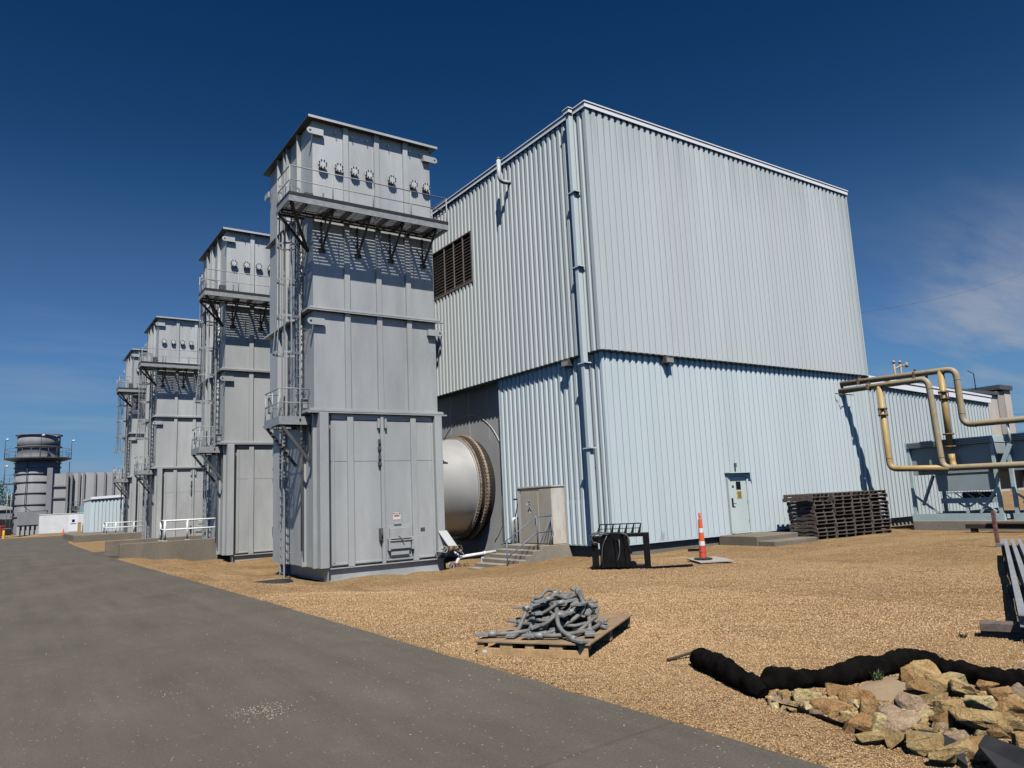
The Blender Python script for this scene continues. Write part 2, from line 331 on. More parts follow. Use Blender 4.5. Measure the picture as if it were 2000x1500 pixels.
# ================================================================== SETTING
def smooth(a,b,x):
    t=np.clip((x-a)/(b-a),0,1); return t*t*(3-2*t)
EDGE=[(-40,4.37),(15,4.37),(25,4.28),(40,4.13),(57,4.2),(70,4.5),(76,5.0),(85,7.2),(92,11.5),(96,20),(98,40)]
def edge_x(y): return np.interp(y,[e[0] for e in EDGE],[e[1] for e in EDGE])
def swale(x,y):   # shallow stone-filled hollow at the lower right
    t=((x-7.2)*.80+(y-2.6)*(-.6)); s=((x-7.2)*.6+(y-2.6)*.8)
    return -.0*np.exp(-(t/2.4)**2-(s/.95)**2)
def terrain(x,y):
    z=gz(x,y)+swale(x,y)
    return z
xs=np.unique(np.round(np.concatenate([np.linspace(-400,-12,14),np.arange(-12,4,2.),np.arange(4,15,.14),np.arange(15,46,.5),np.arange(46,130,4),np.linspace(130,700,12)]),3))
ys=np.unique(np.round(np.concatenate([np.linspace(-300,-8,12),np.arange(-8,1,.8),np.arange(1,17,.14),np.arange(17,50,.5),np.arange(50,125,1.5),np.linspace(125,900,14)]),3))
GX,GY=np.meshgrid(xs,ys,indexing='ij'); GZ=terrain(GX,GY)
fx=GX.ravel();fy=GY.ravel();fz=GZ.ravel().copy()
ex=edge_x(fy)
for i in range(len(fx)):
    if 3<fx[i]<60 and -5<fy[i]<110:
        p=Vector((fx[i],fy[i],0))
        fz[i]+=.012*mnoise.noise(p*1.1)+(.012*mnoise.noise(p*3.3)+.008*mnoise.noise(p*8) if fx[i]<20 else 0)
        e=ex[i]+.05*mnoise.noise(p*2.3)
        fz[i]+= -.09*(1-smooth(e-.12,e+.10,fx[i]))+.012*(fx[i]>e)*math.exp(-(fx[i]-e)/.6)
    elif fx[i]<=3: fz[i]=-.12 if fy[i]<101 else -.05
ny=len(ys); me=bpy.data.meshes.new('gravel_ground')
ii=np.arange((len(xs)-1)*(ny-1)); r=ii//(ny-1);c=ii%(ny-1); a=r*ny+c
quads=np.stack([a,a+ny,a+ny+1,a+1],1)
me.from_pydata(np.stack([fx,fy,fz],1).tolist(),[],quads.tolist());me.polygons.foreach_set('use_smooth',[True]*len(quads))
me.materials.append(MAT['gravel']); ground=bpy.data.objects.new('gravel_ground',me);COL.objects.link(ground);struct(ground)
# road
mb=MB(); yy=np.concatenate([np.arange(-30,30,.25),np.arange(30,101.6,.8)]); vs=[];fs=[]
for y in yy:
    e=float(edge_x(y))+.035*mnoise.noise(Vector((0,y*1.7,3)))+.02*mnoise.noise(Vector((0,y*6,1)))
    vs+=[(-14,y,0),(e-.35,y,0),(e,y,-.004),(e+.02,y,-.06)]
for i in range(len(yy)-1):
    for j in range(3): fs.append((4*i+j,4*i+j+1,4*i+5+j,4*i+4+j))
mb.add(vs,fs); struct(mb.build('asphalt_road',MAT['asphalt']))
mb=MB(); mb.box(4.0,12.5,39.5,45.62,-.5,.006); struct(mb.build('asphalt_ramp',MAT['asphalt']))
# loose pebbles over the gravel and the road (nobody could count them)
def pebbles(name,X,Y,Z,R,mat):
    n=len(X); base=np.array([(1,0,0),(-1,0,0),(0,1,0),(0,-1,0),(0,0,1),(0,0,-1)],float)
    F=np.array([(0,2,4),(2,1,4),(1,3,4),(3,0,4),(2,0,5),(1,2,5),(3,1,5),(0,3,5)])
    sc=R[:,None]*RNG.uniform(.6,1.25,(n,3)); sc[:,2]*=.75
    P=base[None]*sc[:,None,:]+RNG.normal(0,.16,(n,6,3))*R[:,None,None]
    th=RNG.uniform(0,2*PI,n); cth,sth=np.cos(th),np.sin(th)
    x=P[...,0]*cth[:,None]-P[...,1]*sth[:,None];y=P[...,0]*sth[:,None]+P[...,1]*cth[:,None]
    V=np.stack([x+X[:,None],y+Y[:,None],P[...,2]+Z[:,None]],-1).reshape(-1,3)
    FF=(F[None]+6*np.arange(n)[:,None,None]).reshape(-1,3)
    me=bpy.data.meshes.new(name);me.vertices.add(len(V));me.vertices.foreach_set('co',V.ravel())
    me.loops.add(FF.size);me.loops.foreach_set('vertex_index',FF.ravel().astype(np.int32))
    me.polygons.add(len(FF));me.polygons.foreach_set('loop_start',np.arange(0,FF.size,3,dtype=np.int32))
    me.update(calc_edges=True);me.validate();me.materials.append(mat)
    o=bpy.data.objects.new(name,me);COL.objects.link(o);struct(o,'stuff');return o
def gsurf(X,Y):
    # bilinear lookup in the terrain sheet actually built
    i=np.clip(np.searchsorted(xs,X)-1,0,len(xs)-2);j=np.clip(np.searchsorted(ys,Y)-1,0,ny-2)
    Z=fz.reshape(len(xs),ny);tx=(X-xs[i])/(xs[i+1]-xs[i]);ty=(Y-ys[j])/(ys[j+1]-ys[j])
    return Z[i,j]*(1-tx)*(1-ty)+Z[i+1,j]*tx*(1-ty)+Z[i,j+1]*(1-tx)*ty+Z[i+1,j+1]*tx*ty
def gs(x,y): return float(gsurf(np.array([x]),np.array([y]))[0])
PX_,PY_=[],[]
for (x0,x1,y0,y1,dens) in ((4.3,7.5,2.0,8.5,2600),(7.5,11,2.5,11,1300),(4.3,7.5,8.5,16,1100),(11,17,5,16,560),(17,26,7,16,110),(7.5,11,11,18,520),(4.2,7,16,30,330)):
    n=int((x1-x0)*(y1-y0)*dens*1.6);PX_.append(RNG.uniform(x0,x1,n));PY_.append(RNG.uniform(y0,y1,n))
X=np.concatenate(PX_);Y=np.concatenate(PY_)
dist=np.hypot(X,Y);k=X>edge_x(Y)+RNG.normal(.0,.05,len(X));X,Y=X[k],Y[k];dist=dist[k]
az=np.arctan2(Y,X);k=(az<math.radians(93))&(az>math.radians(17));X,Y=X[k],Y[k];dist=dist[k]
R=RNG.uniform(.0036,.0085,len(X))*np.clip(dist/7,.9,1.5)
pebbles('gravel_stones',X,Y,gsurf(X,Y)+R*.25,R,MAT['pebble'])
n=1900; X=RNG.uniform(.2,4.3,n);Y=2.2+RNG.gamma(1.6,5,n); k=(RNG.uniform(0,1,n)<.22+.78*(X/4.3)**4); X,Y=X[k],Y[k]
cx,cy,_=onG(510,1393); X2=RNG.normal(cx,.14,420);Y2=RNG.normal(cy,.16,420); cx,cy,_=onG(352,1163);X3=RNG.normal(cx,.25,70);Y3=RNG.normal(cy,.8,70)
cx,cy,_=onG(330,1360);X4=RNG.normal(cx,.06,25);Y4=RNG.normal(cy,.07,25)
X=np.concatenate([X,X2,X3,X4]);Y=np.concatenate([Y,Y2,Y3,Y4]);k=X<edge_x(Y);X,Y=X[k],Y[k];R=RNG.uniform(.003,.0085,len(X))
pebbles('loose_stones',X,Y,R*.5,R,MAT['loose'])
# ================================================================== MAIN BUILDING
def panel_strips(mb,o,d,n,Lg,z0,z1,holes=(),pitch=.293,phase=0.,at=.27,w=.017,lift=0.):
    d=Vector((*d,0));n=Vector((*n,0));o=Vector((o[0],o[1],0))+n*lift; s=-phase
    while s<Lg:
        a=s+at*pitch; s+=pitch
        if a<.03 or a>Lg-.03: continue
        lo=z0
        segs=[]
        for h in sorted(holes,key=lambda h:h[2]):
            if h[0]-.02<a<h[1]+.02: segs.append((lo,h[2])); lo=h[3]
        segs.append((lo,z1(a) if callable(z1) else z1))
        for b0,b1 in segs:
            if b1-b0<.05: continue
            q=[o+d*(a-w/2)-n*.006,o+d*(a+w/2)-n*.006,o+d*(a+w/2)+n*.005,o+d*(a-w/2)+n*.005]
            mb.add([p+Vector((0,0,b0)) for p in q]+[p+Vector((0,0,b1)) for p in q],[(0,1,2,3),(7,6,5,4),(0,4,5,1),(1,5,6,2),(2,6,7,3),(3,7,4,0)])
def siding(mb,o,d,n,Lg,z0,z1,holes=(),pitch=.293,depth=.052,phase=0.):
    """ribbed sheet: o=(x,y) start on the trough plane, d along, n outward; z1 may be a function of s"""
    o=Vector((o[0],o[1],0));d=Vector((*d,0));n=Vector((*n,0)); s=-phase;pts=[]
    while s<Lg+pitch:
        for f,e in((0,0),(.34,0),(.46,1),(.88,1),(1.0,0)): pts.append((s+f*pitch,e*depth))
        s+=pitch
    for h in holes:
        for e in h[:2]:
            for i in range(len(pts)-1):
                if pts[i][0]<e<pts[i+1][0]:
                    t=(e-pts[i][0])/(pts[i+1][0]-pts[i][0]);pts.insert(i+1,(e,pts[i][1]+t*(pts[i+1][1]-pts[i][1])));break
    zt=z1 if callable(z1) else (lambda s_:z1)
    for (s0,e0),(s1,e1) in zip(pts,pts[1:]):
        s0c,s1c=max(0,s0),min(Lg,s1)
        if s1c-s0c<1e-5: continue
        if s1!=s0:
            e0c=e0+(e1-e0)*(s0c-s0)/(s1-s0); e1c=e0+(e1-e0)*(s1c-s0)/(s1-s0)
        m_=(s0c+s1c)/2; iv=[(z0,None)]
        cuts=sorted([(h[2],h[3]) for h in holes if h[0]<m_<h[1]]); segs=[];lo=z0
        for a,b in cuts:
            if a>lo: segs.append((lo,lo,a,a))
            lo=max(lo,b)
        if lo<zt(m_): segs.append((lo,lo,zt(s0c),zt(s1c)))
        P=lambda s_,e_,z_:(o+d*s_+n*e_)+Vector((0,0,z_))
        for a0,a1,b0,b1 in segs:
            mb.add([P(s0c,e0c,a0),P(s1c,e1c,a1),P(s1c,e1c,b1),P(s0c,e0c,b0)],[(0,1,2,3)])
BX,BY,BX2,BY2=16.07,18.0,31.99,46.0; ZS,ZT,ZB=6.53,15.11,.145
bld=thing('ribbed_metal_building','tall pale ribbed metal building with white roof trim and stepped lower wall','building',(BX,BY,0))
D=.045
mb=MB()
siding(mb,(BX,BY+D),(1,0),(0,-1),BX2-BX,ZS,ZT,phase=.1)
siding(mb,(BX+D,BY),(0,1),(-1,0),BY2-BY,ZS,ZT,holes=[(7.83,11.25,11.07,13.2)],phase=.1)
mb.add([(BX2,BY+D,ZS),(BX2,BY2,ZS),(BX2,BY2,ZT),(BX2,BY+D,ZT)],[(0,1,2,3)]); mb.add([(BX+D,BY2,ZS),(BX2,BY2,ZS),(BX2,BY2,ZT),(BX+D,BY2,ZT)],[(0,1,2,3)])
mb.build('upper_siding',MAT['siding_upper'],bld)
mb=MB();panel_strips(mb,(BX,BY+D),(1,0),(0,-1),BX2-BX,ZS+.002,ZT-.03,phase=.1);mb.build('seam_shade_strips',MAT['seam_shade'],bld).data.polygons
mb=MB();panel_strips(mb,(BX+D,BY),(0,1),(-1,0),BY2-BY,ZS+.002,ZT-.03,holes=[(7.83,11.25,11.07,13.2)],phase=.1);mb.build('seam_shade_strips',MAT['seam_shade'],bld)
mb=MB();mb.box(BX-.012,BX+.10,BY-.012,BY+.10,ZS-.02,ZT);mb.build('corner_trim',MAT['siding_upper'],bld);mb=MB(); mb.box(BX2-.08,BX2+.015,BY-.012,BY+.1,ZS-.02,ZT);mb.build('corner_trim',MAT['siding_upper'],bld)
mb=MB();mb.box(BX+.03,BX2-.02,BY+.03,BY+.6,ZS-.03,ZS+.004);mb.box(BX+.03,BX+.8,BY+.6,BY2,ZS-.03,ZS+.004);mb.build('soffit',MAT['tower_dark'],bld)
mb=MB();mb.box(BX-.06,BX2+.05,BY-.06,BY+.02,ZT-.02,ZT+.15);mb.box(BX-.09,BX2+.08,BY-.09,BY+.1,ZT+.153,ZT+.21)
mb.box(BX-.06,BX+.02,BY+.023,BY2,ZT-.02,ZT+.15);mb.box(BX-.09,BX+.1,BY+.103,BY2,ZT+.153,ZT+.21)
mb.build('roof_fascia',MAT['fascia'],bld,.012)
mb=MB();mb.box(BX+.103,BX2,BY+.103,BY2,ZT+.05,ZT+.16);mb.build('roof',MAT['farwall2'],bld)
LI=.17; LX,LY=BX+LI,BY+LI
DOOR=(21.95,23.1,ZB,2.3)
mb=MB()
siding(mb,(LX,LY+D),(1,0),(0,-1),BX2-LX,ZB,ZS+.02,holes=[(DOOR[0]-LX,DOOR[1]-LX,-1,DOOR[3])],phase=.22)
siding(mb,(LX+D,LY),(0,1),(-1,0),24.45-LY,ZB,ZS+.02,phase=.22)
mb.box(LX-.012,LX+.12,LY-.012,24.44,ZB-.05,ZB-.003);mb.box(LX+.122,DOOR[0],LY-.012,LY+.12,ZB-.05,ZB-.003);mb.box(DOOR[1],BX2,LY-.012,LY+.12,ZB-.05,ZB-.003)
mb.build('lower_siding',MAT['siding_lower'],bld)
mb=MB();siding(mb,(LX+D,30.6),(0,1),(-1,0),BY2-30.6,ZB,ZS+.02)
mb.build('lower_siding',MAT['siding_lower'],bld)
mb=MB();mb.box(LX-.012,LX+.10,LY-.012,LY+.10,ZB-.02,ZS);mb.build('corner_trim',MAT['siding_lower'],bld);mb=MB();mb.box(LX-.008,LX+.04,24.40,24.45,ZB-.02,ZS-.03);mb.build('corner_trim',MAT['siding_lower'],bld)
mb=MB();mb.box(LX+.125,LX+.9,LY+.9,24.45,-1.2,ZB-.06);mb.box(LX+.125,BX2,LY+.125,LY+.9,-1.2,ZB-.06);mb.box(LX+.125,LX+.9,30.6,BY2,-1.2,ZB-.06);mb.build('foundation',MAT['old_concrete'],bld)
mb=MB();panel_strips(mb,(LX,LY+D),(1,0),(0,-1),BX2-LX,ZB,ZS-.05,holes=[(DOOR[0]-LX,DOOR[1]-LX,-1,DOOR[3])],phase=.22);mb.build('seam_shade_strips',MAT['seam_shade'],bld)
mb=MB();panel_strips(mb,(LX+D,LY),(0,1),(-1,0),24.45-LY,ZB,ZS-.05,phase=.22);mb.build('seam_shade_strips',MAT['seam_shade'],bld)
# flat steel recess behind the duct
mb=MB();mb.box(16.56,16.9,24.452,30.6,-1.2,ZS+.05);rec=mb.build('recess_panel',MAT['recess'],bld)
mb=MB()
mb.tube([(16.555,27.5+2.98*math.cos(a),2.45+2.98*math.sin(a)) for a in np.linspace(-.9,PI+.9,60)],.022,6)
for y in (25.75,27.3,28.9): mb.box(16.545,16.563,y-.02,y+.02,4.2,ZS)
mb.box(16.40,16.5,24.75,24.79,-.6,1.9)
mb.build('weld_seam',MAT['tower'],rec)
# louvre
lv=MB();lv.box(BX+.30,BX+.36,25.85,29.25,11.07,13.2);lo_=lv.build('louvre_vent',MAT['dark'],bld)
mb=MB()
for i in range(15):
    z=11.14+i*.142
    mb.add([(BX+.03,25.87,z),(BX+.03,29.22,z),(BX+.03,29.22,z+.018),(BX+.03,25.87,z+.018),(BX+.16,25.87,z+.10),(BX+.16,29.22,z+.10),(BX+.16,29.22,z+.118),(BX+.16,25.87,z+.118)],
        [(0,1,2,3),(0,4,5,1),(3,2,6,7),(4,7,6,5)])
mb.build('louvre_blades',MAT['louvre'],lo_)
mb=MB()
for y in (26.55,27.35,28.2): mb.box(BX-.005,BX+.028,y-.03,y+.03,11.1,13.18)
mb.box(BX-.02,BX+.2,25.78,29.3,10.98,11.07);mb.box(BX-.01,BX+.22,25.79,25.87,11.072,13.2);mb.box(BX-.015,BX+.22,25.79,29.3,13.202,13.25)
mb.build('louvre_frame',MAT['louvre'],lo_)
# white door
dr=MB();dr.box(22.06,23.0,LY-.02,LY+.03,ZB+.04,2.2);door=dr.build('door',MAT['doorpaint'],bld,.006)
mb=MB();mb.box(21.95,22.055,LY-.06,LY+.08,ZB,2.3);mb.box(23.005,23.1,LY-.06,LY+.08,ZB,2.3);mb.box(22.055,23.005,LY-.06,LY+.08,2.205,2.3);mb.box(22.05,23.01,LY-.1,LY+.08,ZB-.01,ZB+.035)
mb.build('door_frame',MAT['doorpaint'],bld,.006)
mb=MB();mb.box(21.9,23.3,LY-.2,LY+.06,2.33,2.36);mb.build('door_canopy',MAT['doorpaint'],bld)
mb=MB();mb.box(22.42,22.68,LY-.026,LY-.0205,1.72,2.02);mb.build('window',MAT['glass'],door)
mb=MB();mb.box(22.10,22.17,LY-.05,LY-.02,1.12,1.42);mb.tube([(22.13,LY-.05,1.22),(22.13,LY-.09,1.22),(22.25,LY-.09,1.21)],.014,8);mb.build('handle',MAT['black'],door)
mb=MB();mb.box(22.42,22.70,LY-.03,LY-.0205,1.40,1.67);sg=mb.build('warning_sign',MAT['signyellow'],door)
mb=MB()
for k,(z,w_) in enumerate(((1.635,.11),(1.585,.12),(1.535,.08),(1.49,.10),(1.445,.11))): mb.box(22.56-w_,22.56+w_,LY-.034,LY-.0302,z-.013,z+.013)
mb.build('sign_print',MAT['signblack'],sg)
mb=MB();mb.box(22.19,22.29,LY-.028,LY-.0205,1.80,1.88);mb.build('plate',MAT['signblack'],door)
mb=MB()
for z in (.5,1.2,1.95): mb.box(22.975,22.998,LY-.035,LY-.0205,z,z+.11)
mb.build('hinges',MAT['galv'],door)
mb=MB();mb.box(22.42,22.52,LY-.06,LY-.002,2.55,2.70);mb.build('door_light',MAT['tower_dark'],bld)
# wall lamps
for cx_,face in ((19.22,'y'),(19.83,'x')):
    mb=MB();mm=MB()
    if face=='y': mb.box(cx_-.19,cx_+.19,LY-.25,LY-.0,6.24,6.48);mm.box(cx_-.165,cx_+.165,LY-.262,LY-.252,6.265,6.42)
    else: mb.box(LX-.25,LX,cx_-.19,cx_+.19,6.24,6.48);mm.box(LX-.262,LX-.252,cx_-.165,cx_+.165,6.265,6.42)
    lp=mb.build('wall_lamp',MAT['tower_dark'],bld,.01);mm.build('lens',MAT['lens'],lp)
# downspout, gooseneck vent
mb=MB();mb.box(BX-.22,BX-.03,18.62,18.80,.02,15.12);dsp=mb.build('downspout',MAT['siding_lower'],bld,.02)
mb=MB();mb.box(BX-.28,BX-.10,18.56,18.86,15.122,15.27);mb.box(BX-.31,BX-.095,18.53,18.89,15.272,15.31);mb.build('leader_head',MAT['fascia'],dsp,.01)
mb=MB()
for z in (12.2,9.5,6.15,3.3): mb.box(BX-.255,BX-.0,18.50,18.92,z-.02,z+.02)
mb.build('strap',MAT['siding_lower'],dsp)
mb=MB();mb.tube(fillet([(BX+.02,22.75,14.20),(BX-.48,22.75,14.16),(BX-.48,22.75,15.08)],.32,8),.085,14);gp=mb.build('vent_pipe',MAT['siding_upper'],bld)
mb=MB();mb.tube([(BX-.48,22.75,15.082),(BX-.48,22.75,15.14)],.1,14);mb.build('cap',MAT['tower_dark'],gp)
# ------------------------------------------------------------------ low wing
wg=thing('low_metal_wing','low pale ribbed metal wing right of the tall building behind yellow pipes','building',(32,LY,0))
zt=lambda s:6.22-.43*s/11.8
mb=MB();siding(mb,(BX2+.005,LY+D),(1,0),(0,-1),43.75-BX2,ZB,lambda s:zt(s)-.1,phase=.1,depth=.09,pitch=.33)
mb.add([(43.74,LY,ZB),(43.74,LY+20,ZB),(43.74,LY+20,5.7),(43.74,LY,5.7)],[(0,1,2,3)])
mb.build('siding',MAT['siding_lower'],wg)
mb=MB();mb.prism([(BX2+.02,6.12),(43.85,5.68),(43.85,5.98),(BX2+.02,6.42)],lambda a,b,d:(a,d,b),LY-.16,LY-.02);mb.prism([(BX2+.02,6.423),(43.9,5.983),(43.9,6.09),(BX2+.02,6.53)],lambda a,b,d:(a,d,b),LY-.2,LY+.1)
mb.build('roof_fascia',MAT['fascia'],wg,.01)
mb=MB();panel_strips(mb,(BX2+.005,LY+D),(1,0),(0,-1),43.75-BX2,ZB,lambda s:zt(s)-.15,phase=.1,pitch=.33,w=.085,at=.60,lift=.09);mb.build('seam_shade_strips',MAT['seam_shade'],wg)  # rib shade painted as wide dark strips along the crests
mb=MB();mb.prism([(BX2+.02,6.2),(43.75,5.76),(43.75,5.96),(BX2+.02,6.4)],lambda a,b,d:(a,d,b),LY+.103,LY+20);mb.build('roof',MAT['farwall2'],wg)
mb=MB();mb.box(BX2+.003,43.7,LY+.2,LY+.9,-1.2,ZB+.02);mb.build('foundation',MAT['concrete'],wg)
mb=MB();siding(mb,(LX+D-.012,18.95),(0,1),(-1,0),1.58,ZB-.02,1.62,phase=.22+(18.95-LY)%.293);mb.build('lap_panel',MAT['siding_lower'],bld)
# rusty vestibule
vs_=thing('door_vestibule','rust stained cream metal entrance box with beige door at head of stairs','entrance box',(16,21.6,.1))
VX,VY0,VY1=15.66,20.57,22.63
mb=MB();mb.box(VX,LX+.04,VY0,VY1,.16,2.12);mb.build('box',MAT['vestibule'],vs_,.008)
mb=MB();mb.box(VX-.03,LX+.03,VY0-.03,VY1+.03,2.122,2.17);mb.build('roof',MAT['vestibule'],vs_)
mb=MB();mb.box(VX-.025,VX-.002,21.33,22.38,.18,2.03);vd=mb.build('door',MAT['vest_door'],vs_,.004)
mb=MB();mb.box(VX-.012,VX-.002,VY0+.02,21.29,.18,2.06);mb.build('side_panel',MAT['vest_door'],vs_)
mb=MB();mb.box(VX-.03,VX-.002,21.3,22.42,2.035,2.085);mb.build('lintel',MAT['rust'],vs_)
mb=MB();mb.tube([(VX-.03,21.43,1.0),(VX-.08,21.43,1.0),(VX-.08,21.43,1.14)],.014,6);mb.box(VX-.035,VX-.026,21.39,21.47,.96,1.2);mb.build('handle',MAT['galv'],vd)
mb=MB();yc=21.85
mb.box(VX-.029,VX-.0255,yc-.08,yc+.08,1.60,1.66);mb.prism([(yc-.14,1.33),(yc,1.19),(yc+.14,1.33),(yc,1.47)],lambda a,b,d:(d,a,b),VX-.029,VX-.0255);mb.box(VX-.029,VX-.0255,yc-.09,yc+.22,1.5,1.585)
sg=mb.build('hazard_sign',MAT['sign'],vd)
mb=MB()
for (a,b) in((yc,1.40),(yc+.07,1.33),(yc-.07,1.33)): mb.prism([(a-.055,b),(a,b-.055),(a+.055,b),(a,b+.055)],lambda a,b,d:(d,a,b),VX-.033,VX-.0295)
mb.box(VX-.033,VX-.0295,yc-.06,yc+.06,1.615,1.645)
for a in(yc-.05,yc+.03): mb.box(VX-.033,VX-.0295,a-.025,a+.025,1.52,1.57)
mb.build('sign_print',MAT['signblack'],sg)
# stairs
st=thing('concrete_stairs','worn concrete stairs with landing below the rusty entrance box','stairs',(15.5,21.3,-.3))
SY0,SY1=20.46,22.75
prof=[(16.42,-1.),(16.42,.15),(15.0,.15)]
x=15.0;z=.15
for k in range(5):
    z-=.135; prof.append((x,z)); x-=.30; prof.append((x,z))
prof.append((x,-1.))
P=lambda a,b,d:(a,d,b)
mb=MB();n=len(prof)
mb.add([P(a,b,SY0) for a,b in prof]+[P(a,b,SY1) for a,b in prof],[(i,(i+1)%n,n+(i+1)%n,n+i) for i in range(n)])
for yy_ in(0,n):   # side faces as strips
    idx=list(range(n)); 
    mb.f.append([yy_+i for i in idx]);mb.sm.append(False)
mb.build('steps',MAT['concrete'],st,.012)
mb=MB();hy=SY0+.10
A=(14.95,hy,.15);B=(13.55,hy,-.62)
mb.tube([(13.72,hy,-.6),(13.72,hy,.42)],.022,8);mb.tube([(14.98,hy,.1),(14.98,hy,1.12)],.024,8);mb.tube([(15.6,hy,.1),(15.6,hy,1.12)],.024,8)
mb.tube([(15.62,hy,1.13),(14.95,hy,1.12),(13.5,hy,.30)],.02,8);mb.tube([(15.62,hy,.62),(14.95,hy,.60),(13.72,hy,-.12)],.024,8)
mb.tube([(15.6,hy,1.1),(15.05,hy,.18)],.018,8);mb.tube([(15.65,hy-.02,.6),(15.45,hy-.02,.14)],.018,8)
mb.build('handrail',MAT['handrail'],st)
# riser conduits beside the stairs with crank
rp=thing('riser_pipes','pair of grey riser pipes with a black crank beside concrete stairs','pipes',(15.9,23.3,-.3))
mb=MB()
for y in(23.15,23.45): mb.tube(fillet([(15.95,y,-.5),(15.95,y,1.02),(16.3,y-.05,1.02)],.14,6),.075,12)
mb.build('pipe',MAT['tower'],rp)
mb=MB();mb.tube([(15.95,23.25,1.08),(15.95,22.98,1.72)],.02,6);mb.tube([(15.95,22.93,1.75),(15.95,23.30,1.74)],.03,8);mb.build('crank',MAT['black'],rp)
# door step
ds=thing('concrete_doorstep','low concrete doorstep block with one lower step by white door','step',(22.3,17.2,-.2))
zz=-.35
mb=MB();mb.box(21.3,23.6,16.55,LY+.05,zz-.3,.12);mb.build('landing',MAT['old_concrete'],ds,.03)
mb=MB();mb.box(21.34,23.7,15.88,16.545,zz-.3,-.04);mb.build('lower_step',MAT['old_concrete'],ds,.025)
# ================================================================== STACK TOWERS
TX,TY=8.76,24.8
tower=thing('exhaust_tower','nearest and largest grey panelled steel tower, joined by a round duct to the ribbed building','tower',(TX,TY,0),'grey steel towers in a row')
t=tower
def TB(): return MB()
def part(mb,name,mat,parent,bevel=0): return mb.build(name,MAT[mat],parent,bevel,local=True)
W,DP=4.83,5.2
def ribs_front(mb,z0,z1,xs_,w=.20,p=.10,y=0.):
    for x in xs_: mb.box(x-w/2,x+w/2,y-p,y+.02,z0,z1); 
def ribs_side(mb,z0,z1,x,sg,ysl,w=.09,p=.15):
    for y in ysl: mb.box(x,x+sg*p,y-w/2,y+w/2,z0,z1)
def section(name,z0,z1,x0,x1,ysl):
    mb=TB();mb.box(x0,x1,0,DP,z0,z1)
    ribs_front(mb,z0,z1,(1.25,2.5,3.72))
    for x in (1.25,2.5,3.72): mb.box(x-.1,x+.1,DP-.02,DP+.1,z0,z1)
    ribs_side(mb,z0,z1,x0,-1,ysl);ribs_side(mb,z0,z1,x1,1,ysl)
    return part(mb,name,'tower',t)
section('top_section',12.68,15.875,.0,W,(1.32,2.6,2.95,3.75)); section('upper_section',8.80,12.56,0,W+.02,(1.32,2.75,3.1,3.75)); section('middle_section',5.17,8.66,.02,W+.04,(1.32,2.75,3.1,3.75))
for z0,z1,e in((12.56,12.68,.17),(8.66,8.80,.19),(5.01,5.17,.2)):
    mb=TB();mb.box(-e,W+e,-e,DP+e,z0+.05,z1-.035);mb.box(-e+.02,W+e-.02,-e+.03,DP+e-.02,z1-.033,z1);mb.box(-e-.06,W+e+.14,-e+.01,-e+.09,z0-.0,z0+.048)
    part(mb,'flange','tower',t,.006)
mb=TB();mb.box(-.24,W+.24,-.26,DP+.26,15.905,15.945);mb.box(-.22,W+.22,-.24,DP+.24,15.876,15.903);part(mb,'roof_plate','tower_dark',t)
mb=TB();mb.box(-.245,W+.245,-.275,-.262,15.86,15.955);part(mb,'roof_edge','tower',t)
# lifting lugs
for z in(15.40,8.25):
    for s_,xe in((-1,0.),(1,W+.02)):
        mb=TB();pl=[(xe-s_*.36,z-.12),(xe+s_*.14,z-.12)]+[(xe+s_*(.14+.12*math.sin(a)),z-.12*math.cos(a)) for a in np.linspace(.3,PI-.3,7)]+[(xe+s_*.14,z+.12),(xe-s_*.36,z+.12)]
        mb.prism(pl,lambda a,b,d:(a,d,b),-.17,-.11);mb.box(xe-s_*.36,xe-s_*.02,-.11,0,z-.10,z+.10)
        o=part(mb,'lifting_lug','tower',t)
        mb=TB();mb.cyl((xe+s_*.14,-.173,z),(xe+s_*.14,-.1,z),.042,10);part(mb,'eye','dark',o)
for z in(14.85,):
    mb=TB();mb.prism([(DP-.3,z-.12),(DP+.2,z-.12),(DP+.3,z),(DP+.2,z+.12),(DP-.3,z+.12)],lambda a,b,d:(d,a,b),-.17,-.12);part(mb,'lifting_lug','tower',t)
# hooks under the roof edge
for x in(.30,.85,1.5,2.1,3.0,3.9,4.4):
    mb=TB();mb.tube([(x,-.0,15.6),(x,-.09,15.58),(x+.02,-.11,15.48)],.018,5);part(mb,'hook','tower_dark',t)
# blind flanges
for x in(.32,.94,1.56,2.15,3.09,4.02,4.57):
    z=14.18; yb=-.0
    mb=TB();mb.cyl((x,.0,z),(x,-.14,z),.095,14);mb.cyl((x,-.14,z),(x,-.19,z),.175,20);o=part(mb,'blind_flange','disc',t)
    mb=TB()
    for k in range(8):
        a=PI/8+k*PI/4;cx_,cz_=x+.142*math.cos(a),z+.142*math.sin(a);mb.cyl((cx_,-.10,cz_),(cx_,-.215,cz_),.028,6)
    part(mb,'bolts','signblack',o)
